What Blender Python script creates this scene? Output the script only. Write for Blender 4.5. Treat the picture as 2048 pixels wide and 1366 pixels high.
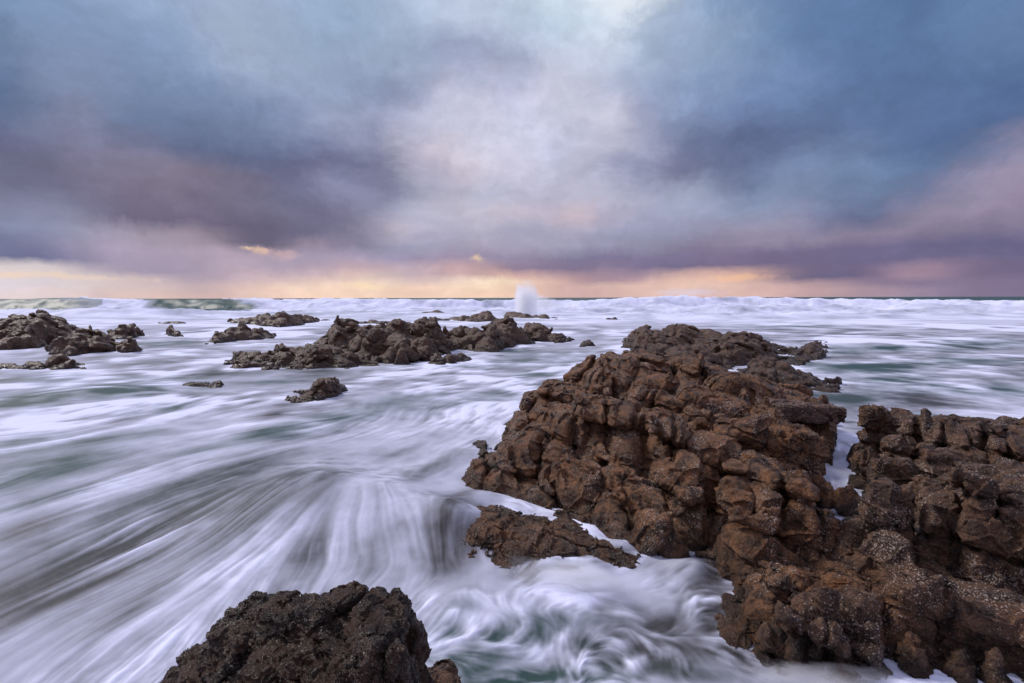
import bpy, math, time, os
import numpy as np
import openvdb as vdb
from mathutils import Matrix, Vector
T0 = time.time()
SC = bpy.context.scene
COL = SC.collection
for o in list(bpy.data.objects):
    bpy.data.objects.remove(o)

# ------------------------------------------------------------------ camera
F = 1024.0                       # focal length in pixels of the 2048 wide photograph
CAMH = 3.0
PITCH = math.atan((683 - 595.5) / F)
ROLL = math.radians(-0.14)
cam_d = bpy.data.cameras.new('camera')
cam_d.sensor_width = 36.0
cam_d.lens = 18.0
cam_d.clip_start = 0.05
cam_d.clip_end = 60000
cam = bpy.data.objects.new('camera', cam_d)
COL.objects.link(cam)
CM = Matrix.Rotation(math.pi / 2 - PITCH, 4, 'X') @ Matrix.Rotation(ROLL, 4, 'Z')
cam.matrix_world = Matrix.Translation((0, 0, CAMH)) @ CM
SC.camera = cam
CM3 = np.array(CM.to_3x3())


def ray(px, py):
    d = CM3 @ np.array([(px - 1024) / F, (683 - py) / F, -1.0])
    return d / np.linalg.norm(d)


def at_z(px, py, z=0.0):
    d = ray(px, py)
    t = (z - CAMH) / d[2]
    return np.array([d[0] * t, d[1] * t, z])


def at_y(px, py, y):
    d = ray(px, py)
    t = y / d[1]
    return np.array([d[0] * t, y, CAMH + d[2] * t])


SC.view_settings.view_transform = 'Standard'
SC.view_settings.look = 'None'
SC.view_settings.gamma = 1.0
SC.view_settings.exposure = 0.0
SC.render.engine = 'CYCLES'
SC.cycles.max_bounces = 8
SC.cycles.diffuse_bounces = 2
SC.cycles.glossy_bounces = 2
SC.cycles.transparent_max_bounces = 12
SC.cycles.volume_bounces = 8
SC.cycles.volume_step_rate = 2.0
SC.cycles.use_denoising = True


def lin(c):
    c = np.asarray(c, float) / 255.0
    return np.where(c <= 0.04045, c / 12.92, ((c + 0.055) / 1.055) ** 2.4)


class NT:
    """small helper for node trees"""
    def __init__(s, tree):
        s.t = tree
        s.n = tree.nodes
        s.l = tree.links

    def new(s, typ, **kw):
        n = s.n.new(typ)
        for k, v in kw.items():
            setattr(n, k, v)
        return n

    def put(s, sock, v):
        if isinstance(v, bpy.types.NodeSocket):
            s.l.new(v, sock)
        elif v is not None:
            sock.default_value = v

    def m(s, op, a, b=None, c=None, clamp=False):
        n = s.new('ShaderNodeMath', operation=op, use_clamp=clamp)
        for i, v in enumerate((a, b, c)):
            if v is not None:
                s.put(n.inputs[i], v)
        return n.outputs[0]

    def v(s, op, a, b=None, scale=None):
        n = s.new('ShaderNodeVectorMath', operation=op)
        s.put(n.inputs[0], a)
        if b is not None:
            s.put(n.inputs[1], b)
        if scale is not None:
            s.put(n.inputs['Scale'], scale)
        return n.outputs['Value'] if op in ('DISTANCE', 'LENGTH', 'DOT_PRODUCT') else n.outputs[0]

    def mr(s, x, a, b, c=0.0, d=1.0, smooth=True):
        n = s.new('ShaderNodeMapRange', interpolation_type='SMOOTHSTEP' if smooth else 'LINEAR')
        s.put(n.inputs[0], x)
        for i, q in zip((1, 2, 3, 4), (a, b, c, d)):
            s.put(n.inputs[i], q)
        return n.outputs[0]

    def mix(s, f, a, b, mode='MIX'):
        n = s.new('ShaderNodeMix', data_type='RGBA', blend_type=mode)
        s.put(n.inputs[0], f)
        for i, q in ((6, a), (7, b)):
            if not isinstance(q, bpy.types.NodeSocket):
                q = tuple(q) + ((1.0,) if len(q) == 3 else ())
            s.put(n.inputs[i], q)
        return n.outputs[2]

    def noise(s, vec, scale, detail=4, rough=0.5, dist=0.0, lac=2.0, col=False):
        n = s.new('ShaderNodeTexNoise')
        s.put(n.inputs['Vector'], vec)
        n.inputs['Scale'].default_value = scale
        n.inputs['Detail'].default_value = detail
        n.inputs['Roughness'].default_value = rough
        n.inputs['Lacunarity'].default_value = lac
        n.inputs['Distortion'].default_value = dist
        return n.outputs['Color' if col else 'Fac']


# ------------------------------------------------------------------ sky
# radiance of the storm clouds seen in given directions (photo pixel -> direction), in sRGB
SKY = """
0,40 112 143 184;50,60 116 146 186;0,150 76 106 150;20,230 88 100 142;130,80 122 146 186;250,120 122 149 190;350,60 143 168 206
450,80 166 182 212;600,80 155 177 210;700,50 146 174 208;800,90 158 180 212;900,80 172 190 220;960,50 190 204 230;1060,70 180 198 224
1150,40 190 212 234;1240,10 236 244 252;1235,45 215 226 242;1300,70 172 192 222;1400,80 152 176 212;1500,50 118 150 194;1600,60 98 133 182
1720,40 84 120 170;1830,40 78 113 163;1960,60 96 130 178;2030,120 88 122 170;2040,210 70 102 152;1930,150 80 113 161
120,170 126 138 174;200,210 128 134 166;60,270 110 112 146;60,350 106 106 140;250,200 108 132 174;330,240 104 126 168;430,200 122 145 186
400,290 102 116 156;500,310 96 108 148;560,260 120 136 176;650,160 146 164 200;700,210 150 162 196;620,330 102 104 140;550,370 100 99 134
730,330 104 108 144;780,380 110 110 146;830,360 122 126 162;800,170 132 148 186;900,160 134 146 182;1000,165 148 156 190;760,260 142 150 184
850,230 172 176 206;930,210 212 208 228;890,280 218 208 226;960,260 208 208 232;1000,320 204 200 224;860,330 206 194 214;1080,260 196 200 228
1150,170 196 200 224;1200,250 204 202 224;1150,330 192 190 216;1230,340 158 162 194;1060,200 206 204 226;1100,130 186 198 224
1280,180 162 176 210;1300,250 150 158 194;1350,180 142 162 202;1450,130 130 158 202;1400,230 116 134 176;1330,330 120 124 162;1380,300 102 112 152
1480,270 88 106 150;1560,290 86 102 146;1650,240 90 114 160;1560,170 102 132 180;1700,130 86 120 170;1800,220 84 112 160;1900,250 76 104 152
1500,350 96 108 150;1640,310 104 128 170;1740,300 92 118 164;1830,340 92 122 168;1750,370 106 136 178;1620,370 112 134 174;1900,330 80 104 150
1450,380 140 154 188;1530,400 134 150 186;1390,390 166 174 204;1350,420 160 166 198;1640,430 104 116 158;1720,440 94 102 144;1800,400 90 106 150
1850,400 92 100 142;1900,400 104 106 144;2040,310 168 152 182;2000,350 162 148 178;1960,390 164 148 178;1900,430 154 140 168;1990,430 128 116 148
2040,390 150 132 162;1820,440 146 134 162;1760,470 140 126 156;2040,440 132 120 152;1650,470 142 130 162;1560,450 158 150 180;1500,480 146 134 166
70,420 146 156 190;20,410 112 112 146;150,400 116 108 138;250,420 112 102 132;350,430 108 99 127;250,350 122 114 142;180,300 118 114 146
330,320 122 118 148;400,350 132 122 146;450,390 120 108 132;350,380 128 116 140;450,450 103 95 124;540,470 100 93 122;620,430 108 104 136
560,400 118 114 146;630,470 108 103 136;700,430 118 114 150;700,480 116 112 148;500,420 108 104 134;700,380 140 144 180;740,410 128 128 164
170,450 162 154 180;260,470 166 152 178;20,470 112 122 160;40,505 96 102 142;100,505 120 122 156;60,450 134 144 180;180,500 176 160 182
300,510 172 156 178;400,480 168 148 166;440,490 178 158 176;400,520 170 152 172;260,540 164 150 174;340,545 162 148 170;150,530 168 156 176
480,530 190 168 180;580,530 176 158 176;640,510 170 156 180;600,495 180 160 180
800,430 186 186 214;770,460 196 184 204;850,450 188 182 208;880,400 184 184 210;820,400 160 166 198;960,400 178 182 208;930,440 196 188 206
1000,440 202 188 206;1050,400 188 186 212;1060,450 176 174 202;1140,425 214 190 202;1200,400 184 184 210;1200,440 184 170 190;1120,380 190 188 214
1250,420 158 162 196;1300,450 150 152 186;1200,470 150 152 184;1250,490 146 142 174;1100,480 164 164 194;1050,490 166 160 188;1000,480 158 162 194
900,480 166 164 192;820,490 158 158 190;760,500 154 150 180;850,510 158 144 170;930,505 170 150 172;980,510 160 146 172;1030,520 150 138 164
1400,450 146 144 178;1450,500 128 114 146;1350,500 130 122 154;1350,525 118 108 142;1250,520 126 116 148;1150,520 132 124 156;1080,535 138 120 146
1450,530 112 102 136;1550,520 112 102 136;1650,510 118 107 140;1600,550 110 100 134;1700,555 106 97 132;1790,555 106 98 134;1520,540 150 124 144
1750,520 108 100 136;1850,500 108 102 138;1950,480 104 100 136;2040,500 104 98 134;1900,540 120 106 138;2000,550 116 104 138;1840,560 134 116 142
0,530 226 214 210;60,535 226 206 198;120,560 224 212 212;0,570 222 212 214;60,585 232 210 202;150,548 206 188 186;200,560 226 206 194;240,585 224 196 186
300,565 214 190 184;330,590 236 202 182;370,560 168 152 172;400,580 198 172 174;450,565 202 176 182;440,592 220 184 172;500,580 232 196 176;560,585 248 212 182
520,550 196 170 178;600,560 226 196 180;620,575 252 218 186;650,590 252 214 178;690,555 232 196 178;660,540 190 166 178;740,560 252 226 190;730,580 250 216 182;800,585 250 212 178
780,562 250 222 192;800,545 184 162 174;720,535 200 168 172;850,575 248 206 178;860,560 204 176 178;900,585 252 216 180;940,565 255 228 186;1000,562 255 224 184;1000,585 250 208 172;930,548 200 160 158
1060,560 244 200 170;1080,585 232 188 166;1100,550 196 158 158;1150,560 206 164 158;1130,585 214 172 164;1200,555 156 130 148;1190,585 222 180 166;1250,575 232 192 172;1270,560 196 158 160;1300,550 148 124 146
1350,560 240 196 166;1350,585 238 196 174;1420,550 214 168 156;1440,565 240 200 174;1440,588 232 188 170;1500,548 238 186 156;1520,570 228 186 168;1560,590 214 172 162;1620,578 204 166 162;1700,590 188 154 158
1700,575 170 142 158;1760,588 174 146 156;1850,580 154 132 154;1840,548 186 148 158;1920,570 138 120 148;2000,590 132 116 146;2045,575 126 110 142
0,398 108 106 142;100,408 110 106 140;200,425 112 104 136;300,440 110 100 128;400,462 105 96 126;480,478 102 94 122;560,484 100 93 122;0,432 152 160 192;120,436 156 158 188;220,452 160 154 180;320,468 164 152 174;420,492 190 166 176
0,515 100 106 144;100,520 104 110 148;0,538 232 218 208;120,542 214 200 196;2048,285 76 104 150;1980,330 84 108 152;1920,362 86 108 152;1860,395 90 108 150;2048,325 172 156 184;1990,360 168 152 182;1930,398 160 146 174;1870,425 150 138 166
1050,535 142 122 146;1050,552 226 178 158;1150,538 134 118 146;1300,535 122 110 142;1300,560 230 184 162;1500,538 118 104 138;1450,548 232 182 156;1620,560 102 95 130;1620,574 192 156 158;1780,563 102 95 130;1780,578 168 142 156
600,300 112 124 164;720,290 128 136 174;810,330 128 130 168;845,345 196 190 214;880,372 206 192 210;740,470 130 128 160;780,445 176 176 204;900,210 190 192 218;830,205 158 164 198;1000,190 170 174 208;1090,300 186 192 224
-300,100 90 118 165;-300,400 120 118 150;-200,560 205 185 185;2350,100 80 110 160;2300,400 110 108 145;2250,560 130 116 145
300,-250 150 170 205;1024,-300 190 205 230;1700,-250 105 135 180
"""


def build_world():
    w = bpy.data.worlds.new('World')
    SC.world = w
    w.use_nodes = True
    w.cycles.sampling_method = 'MANUAL'
    w.cycles.sample_map_resolution = 256
    n = NT(w.node_tree)
    for q in list(n.n):
        n.n.remove(q)
    out = n.new('ShaderNodeOutputWorld')
    bg = n.new('ShaderNodeBackground')
    n.l.new(bg.outputs[0], out.inputs[0])
    sky = n.new('ShaderNodeTexSky', sky_type='NISHITA')
    sky.sun_disc = False
    sky.sun_elevation = SUN_EL
    sky.sun_rotation = SUN_ROT
    tc = n.new('ShaderNodeTexCoord')
    d = tc.outputs['Generated']
    sep = n.new('ShaderNodeSeparateXYZ')
    n.l.new(d, sep.inputs[0])
    zc = n.m('MAXIMUM', sep.outputs[2], 0.0)
    # cloud layer coordinates: where the view ray meets a high flat layer
    inv = n.m('DIVIDE', 1.0, n.m('ADD', zc, 0.10))
    q = n.v('SCALE', d, scale=inv)
    nz = n.v('SUBTRACT', n.noise(q, 1.1, 3, 0.5, col=True), (0.5, 0.5, 0.5))
    nz2 = n.v('SUBTRACT', n.noise(d, 5.5, 8, 0.66, 0.4, col=True), (0.5, 0.5, 0.5))
    w1 = n.v('SCALE', nz, scale=n.mr(zc, 0.02, 0.35, 0.0, 0.15))
    w2 = n.v('SCALE', nz2, scale=n.mr(zc, 0.0, 0.22, 0.03, 0.17))
    nz3 = n.v('SUBTRACT', n.noise(n.v('ADD', n.v('MULTIPLY', d, (1, 1, 1.7)), n.v('SCALE', nz2, scale=0.08)), 19.0, 5, 0.62, col=True), (0.5, 0.5, 0.5))
    w3 = n.v('SCALE', nz3, scale=n.mr(zc, 0.0, 0.2, 0.012, 0.055))
    sq = n.v('MULTIPLY', n.v('ADD', n.v('ADD', w1, w2), w3), (1.0, 0.3, 0.62))
    p = n.v('ADD', d, sq)
    samples = []
    for line in SKY.strip().split('\n'):
        for it in line.split(';'):
            pos, r, g, b = it.split()
            px, py = map(float, pos.split(','))
            v = ray(px, py)
            samples.append((math.atan2(v[0], v[1]), math.asin(v[2]), *lin((float(r), float(g), float(b)))))
    S = np.array(samples)
    AZ = math.radians(52)
    els = [math.radians(e) for e in (0.0, 0.6, 1.2, 1.8, 2.5, 3.3, 4.3, 5.6, 7.2, 9.1, 11.2, 13.5, 15.8, 18.2, 20.8, 23.5, 26.5, 30, 34)]
    azs = np.linspace(-AZ, AZ, 31)
    # warped azimuth and elevation of the view ray
    sp = n.new('ShaderNodeSeparateXYZ')
    n.l.new(p, sp.inputs[0])
    az = n.m('ARCTAN2', sp.outputs[0], sp.outputs[1])
    el = n.m('ARCTAN2', sp.outputs[2], n.m('POWER', n.m('ADD', n.m('MULTIPLY', sp.outputs[0], sp.outputs[0]), n.m('MULTIPLY', sp.outputs[1], sp.outputs[1])), 0.5))
    fac = n.m('ADD', n.m('MULTIPLY', az, 0.5 / AZ), 0.5, clamp=True)
    col = None
    for j, e in enumerate(els):
        rp = n.new('ShaderNodeValToRGB')
        n.l.new(fac, rp.inputs[0])
        er = rp.color_ramp
        er.interpolation = 'B_SPLINE'
        while len(er.elements) < 31:
            er.elements.new(0.5)
        for i, a in enumerate(azs):
            d2 = np.hypot((S[:, 0] - a) * 0.62, (S[:, 1] - e) * (1.0 if e > 0.12 else 2.0))
            w8 = 1 / (d2 ** 2 + 0.007 ** 2) ** 3
            c = (S[:, 2:5] * w8[:, None]).sum(0) / w8.sum()
            c = c * 0.82 + c.mean() * 0.18
            if e < 0.09:
                c = c * np.array([0.98, 0.97, 1.05])
            er.elements[i].position = i / 30.0
            er.elements[i].color = (*c, 1)
        if col is None:
            col = rp.outputs[0]
        else:
            f = n.m('DIVIDE', n.m('SUBTRACT', el, els[j - 1]), els[j] - els[j - 1], clamp=True)
            col = n.mix(f, col, rp.outputs[0])
    # unseen sky overhead and behind the viewer, brightness made up to light foam and rocks
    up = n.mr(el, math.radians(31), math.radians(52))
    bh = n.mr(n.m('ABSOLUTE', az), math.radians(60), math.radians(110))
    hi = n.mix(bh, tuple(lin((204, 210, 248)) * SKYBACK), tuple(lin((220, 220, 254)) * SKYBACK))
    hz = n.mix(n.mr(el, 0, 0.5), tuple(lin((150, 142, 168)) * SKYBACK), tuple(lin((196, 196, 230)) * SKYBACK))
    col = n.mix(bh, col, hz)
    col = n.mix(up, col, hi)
    # fine billows modulate the brightness a little
    pb = n.v('ADD', n.v('MULTIPLY', d, (1, 1, 1.9)), n.v('SCALE', nz2, scale=0.16))
    fb = n.noise(pb, 7.0, 8, 0.62)
    fb2 = n.noise(n.v('ADD', q, n.v('SCALE', nz2, scale=1.5)), 1.7, 3, 0.5)
    f = n.m('ADD', n.m('MULTIPLY', n.m('SUBTRACT', fb, 0.5), 0.45), n.m('MULTIPLY', n.m('SUBTRACT', fb2, 0.5), n.mr(zc, 0.04, 0.28, 0.0, 0.60)))
    fb3 = n.noise(n.v('ADD', n.v('MULTIPLY', d, (1, 1, 1.6)), n.v('SCALE', nz2, scale=0.05)), 26.0, 5, 0.6)
    f = n.m('ADD', f, n.m('MULTIPLY', n.m('SUBTRACT', fb3, 0.5), n.mr(fb, 0.38, 0.62, 0.08, 0.36)))
    col = n.v('SCALE', col, scale=n.m('ADD', 1.0, f))
    # small gaps where low sun glows through
    for px, py, rx, ry, c in ((957, 521, 13, 8, (255, 222, 170)), (497, 496, 9, 4, (255, 220, 175)), (520, 499, 16, 5, (250, 208, 170)), (560, 503, 26, 10, (212, 178, 178)), (735, 572, 40, 9, (255, 228, 190)),
                              (1255, 5, 46, 34, (238, 244, 252)), (1240, 45, 16, 34, (222, 232, 246)), (1470, 556, 60, 6, (246, 196, 158)), (100, 553, 90, 5, (246, 214, 184))):
        v = ray(px, py)
        g = n.v('LENGTH', n.v('MULTIPLY', n.v('SUBTRACT', p, tuple(v)), (F / rx, F / rx, F / ry)))
        g = n.m('SUBTRACT', g, n.m('MULTIPLY', n.m('SUBTRACT', fb3, 0.5), 3.0))
        col = n.mix(n.mr(g, 0.0, 1.5, 0.6, 0.0), col, tuple(lin(c)))
    # thin sky light that leaks through the cloud cover
    cov = 0.98
    skyc = n.v('SCALE', sky.outputs[0], scale=0.06)
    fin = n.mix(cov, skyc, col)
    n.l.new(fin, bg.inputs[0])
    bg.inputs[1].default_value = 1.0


SUN_EL = math.radians(44)
SUN_ROT = math.radians(-62)      # behind the viewer to the left: soft key on the seaward rock faces
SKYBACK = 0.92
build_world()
sun_d = bpy.data.lights.new('sun', 'SUN')
sun_d.energy = 2.7
sun_d.angle = math.radians(12)
sun_d.color = (1.0, 0.93, 0.88)
sun = bpy.data.objects.new('sun', sun_d)
COL.objects.link(sun)
_sd = Vector((math.sin(SUN_ROT) * math.cos(SUN_EL), math.cos(SUN_ROT) * math.cos(SUN_EL), math.sin(SUN_EL)))
sun.rotation_euler = _sd.to_track_quat('Z', 'Y').to_euler()
print('world', time.time() - T0)

# ------------------------------------------------------------------ numpy noise
U = np.uint32


def _h(x, y, z, s):
    with np.errstate(over='ignore'):
        h = x.astype(np.int64).astype(U) * U(0x8da6b343) ^ y.astype(np.int64).astype(U) * U(0xd8163841) ^ z.astype(np.int64).astype(U) * U(0xcb1ab31f) ^ U((s * 0x9e3779b1) & 0xffffffff)
        h ^= h >> U(15)
        h *= U(0x2c1b3c6d)
        h ^= h >> U(12)
        h *= U(0x297a2d39)
        h ^= h >> U(15)
    return h


def _f3(h):
    return ((h & U(1023)).astype(np.float32) / 1023, ((h >> U(10)) & U(1023)).astype(np.float32) / 1023, ((h >> U(20)) & U(1023)).astype(np.float32) / 1023)


def vnoise(P, scale, seed, oct=3, gain=0.5):
    """value noise about -1..1, three channels (N,3)"""
    out = np.zeros((len(P), 3), np.float32)
    for c0 in range(0, len(P), 200000):
        p = P[c0:c0 + 200000].astype(np.float32) * scale
        a = 1.0
        acc = np.zeros((len(p), 3), np.float32)
        for o in range(oct):
            q = p * (2.03 ** o) + 17.3 * o
            i = np.floor(q)
            f = q - i
            f = f * f * (3 - 2 * f)
            i = i.astype(np.int64)
            for dx in (0, 1):
                wx = f[:, 0] if dx else 1 - f[:, 0]
                for dy in (0, 1):
                    wy = wx * (f[:, 1] if dy else 1 - f[:, 1])
                    for dz in (0, 1):
                        w = wy * (f[:, 2] if dz else 1 - f[:, 2])
                        r = _f3(_h(i[:, 0] + dx, i[:, 1] + dy, i[:, 2] + dz, seed + o))
                        for k in range(3):
                            acc[:, k] += (a * w) * (r[k] * 2 - 1)
            a *= gain
        out[c0:c0 + 200000] = acc
    return out


def voronoi(P, seed):
    """distance to cell border, random triple of the cell, vector from cell centre"""
    N = len(P)
    E = np.empty(N, np.float32)
    R = np.empty((N, 3), np.float32)
    V = np.empty((N, 3), np.float32)
    for c0 in range(0, N, 60000):
        p = P[c0:c0 + 60000].astype(np.float32)
        ci = np.floor(p).astype(np.int64)
        n = len(p)
        d1 = np.full(n, 1e9, np.float32)
        d2 = np.full(n, 1e9, np.float32)
        c1 = np.zeros((n, 3), np.float32)
        c2 = np.zeros((n, 3), np.float32)
        for dx in (-1, 0, 1):
            for dy in (-1, 0, 1):
                for dz in (-1, 0, 1):
                    ix, iy, iz = ci[:, 0] + dx, ci[:, 1] + dy, ci[:, 2] + dz
                    r = _f3(_h(ix, iy, iz, seed))
                    x = ix + 0.1 + 0.8 * r[0]
                    y = iy + 0.1 + 0.8 * r[1]
                    z = iz + 0.1 + 0.8 * r[2]
                    c = np.stack([x, y, z], 1).astype(np.float32)
                    dd = c - p
                    d = np.einsum('ij,ij->i', dd, dd)
                    m1 = d < d1
                    m2 = (~m1) & (d < d2)
                    d2 = np.where(m1, d1, np.where(m2, d, d2))
                    c2[m1] = c1[m1]
                    c2[m2] = c[m2]
                    c1[m1] = c[m1]
                    d1 = np.where(m1, d, d1)
        E[c0:c0 + 60000] = (d2 - d1) / (2 * np.linalg.norm(c2 - c1, axis=1) + 1e-6)
        V[c0:c0 + 60000] = p - c1
        q = np.round(c1 * 1024).astype(np.int64)
        R[c0:c0 + 60000] = np.stack(_f3(_h(q[:, 0], q[:, 1], q[:, 2], seed + 77)), 1)
    return E, R, V


def lattice(P, seed, asp):
    """jointed blocks: three warped sets of joints; same outputs as voronoi()"""
    p = P.astype(np.float32).copy()
    # uneven joint spacing, and rows that do not line up with their neighbours
    for k, (a, b) in enumerate(((1.7, .9), (1.3, 2.1), (1.9, .4))):
        p[:, k] += 0.22 * np.sin(p[:, k] * a + b + seed) + 0.12 * np.sin(p[:, k] * 3.1 * a + seed * 1.7)
    iz = np.floor(p[:, 2]).astype(np.int64)
    r = _f3(_h(iz, iz * 0 + 3, iz * 0, seed + 1))
    p[:, 0] += r[0] * 1.0
    p[:, 1] += r[1] * 1.0
    ix = np.floor(p[:, 0]).astype(np.int64)
    r = _f3(_h(ix, iz, iz * 0 + 9, seed + 2))
    p[:, 1] += r[0] * 0.9
    iy = np.floor(p[:, 1]).astype(np.int64)
    c = np.stack([ix, iy, iz], 1)
    f = (p - c - 0.5).astype(np.float32)
    C = np.stack(_f3(_h(ix, iy, iz, seed + 5)), 1)
    C2 = np.stack(_f3(_h(ix, iy, iz, seed + 6)), 1)
    # some joints are healed: widen the block across them
    e = (0.5 - np.abs(f)) * asp
    e[:, 1] += 0.3 * (C2[:, 0] > 0.65)
    e[:, 0] += 0.3 * ((C2[:, 1] > 0.75) & (C2[:, 0] < 0.65))
    m = e.min(1)
    k = 0.09
    sm = -k * np.log(np.exp(-(e - m[:, None]) / k).sum(1)) + m      # rounded corners
    return np.clip(sm + 0.02, 0, None).astype(np.float32), C, f


def cells(Q, seed, size, kind):
    if kind == 'joint':
        return lattice(Q, seed, np.array(size, np.float32) / size[0])
    return voronoi(Q, seed)


def sstep(a, b, x):
    t = np.clip((x - a) / (b - a), 0, 1)
    return t * t * (3 - 2 * t)


def rot(ax, ay, az):
    return np.array((Matrix.Rotation(math.radians(az), 3, 'Z') @ Matrix.Rotation(math.radians(ay), 3, 'Y') @ Matrix.Rotation(math.radians(ax), 3, 'X')), np.float32)


# ------------------------------------------------------------------ rocks
ROCKS = []            # (height function, bounds) used again where the sea meets them


def jointed(P, lv, seed, R):
    lv = [q if len(q) == 6 else q + ('round',) for q in lv]
    """how far the blocky joint structure pushes the surface out (+) or in (-)"""
    d = np.zeros(len(P), np.float32)
    calm = np.clip(0.80 + 1.1 * vnoise(P, 0.8 / lv[0][0][0] * 0.6, seed + 71, 2)[:, 0], 0.12, 1.6)
    for k, (size, groove, off, tilt, wid, kind) in enumerate(lv):
        w = vnoise(P, 0.7 / size[0], seed + 31 * k, 2) * (0.15 * size[0])
        Q = ((P + w) @ R.T) / np.array(size, np.float32)
        E, C, V = cells(Q, seed + 7 * k, size, kind)
        g = 1 - np.clip(E / wid, 0, 1)
        if k:
            groove, off, tilt = groove * calm, off * calm, tilt * calm
        d -= groove * g ** 2.2
        d += off * (C[:, 0] - 0.5)
        d += tilt * np.einsum('ij,ij->i', V, C - 0.5) * 2
        d += 0.35 * groove * (1 - np.clip(np.einsum('ij,ij->i', V, V) / 0.5, 0, 1))
    return d


def mesh_from(name, pts, quads, mat, loc):
    me = bpy.data.meshes.new(name)
    me.vertices.add(len(pts))
    me.vertices.foreach_set('co', (pts - np.array(loc)).astype(np.float32).ravel())
    me.loops.add(len(quads) * 4)
    me.loops.foreach_set('vertex_index', quads.astype(np.int32).ravel())
    me.polygons.add(len(quads))
    me.polygons.foreach_set('loop_start', np.arange(0, len(quads) * 4, 4, dtype=np.int32))
    me.polygons.foreach_set('loop_total', np.full(len(quads), 4, np.int32))
    me.polygons.foreach_set('use_smooth', np.ones(len(quads), bool))
    me.update(calc_edges=True)
    me.validate()
    me.materials.append(mat)
    ob = bpy.data.objects.new(name, me)
    ob.location = loc
    COL.objects.link(ob)
    return ob


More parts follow.
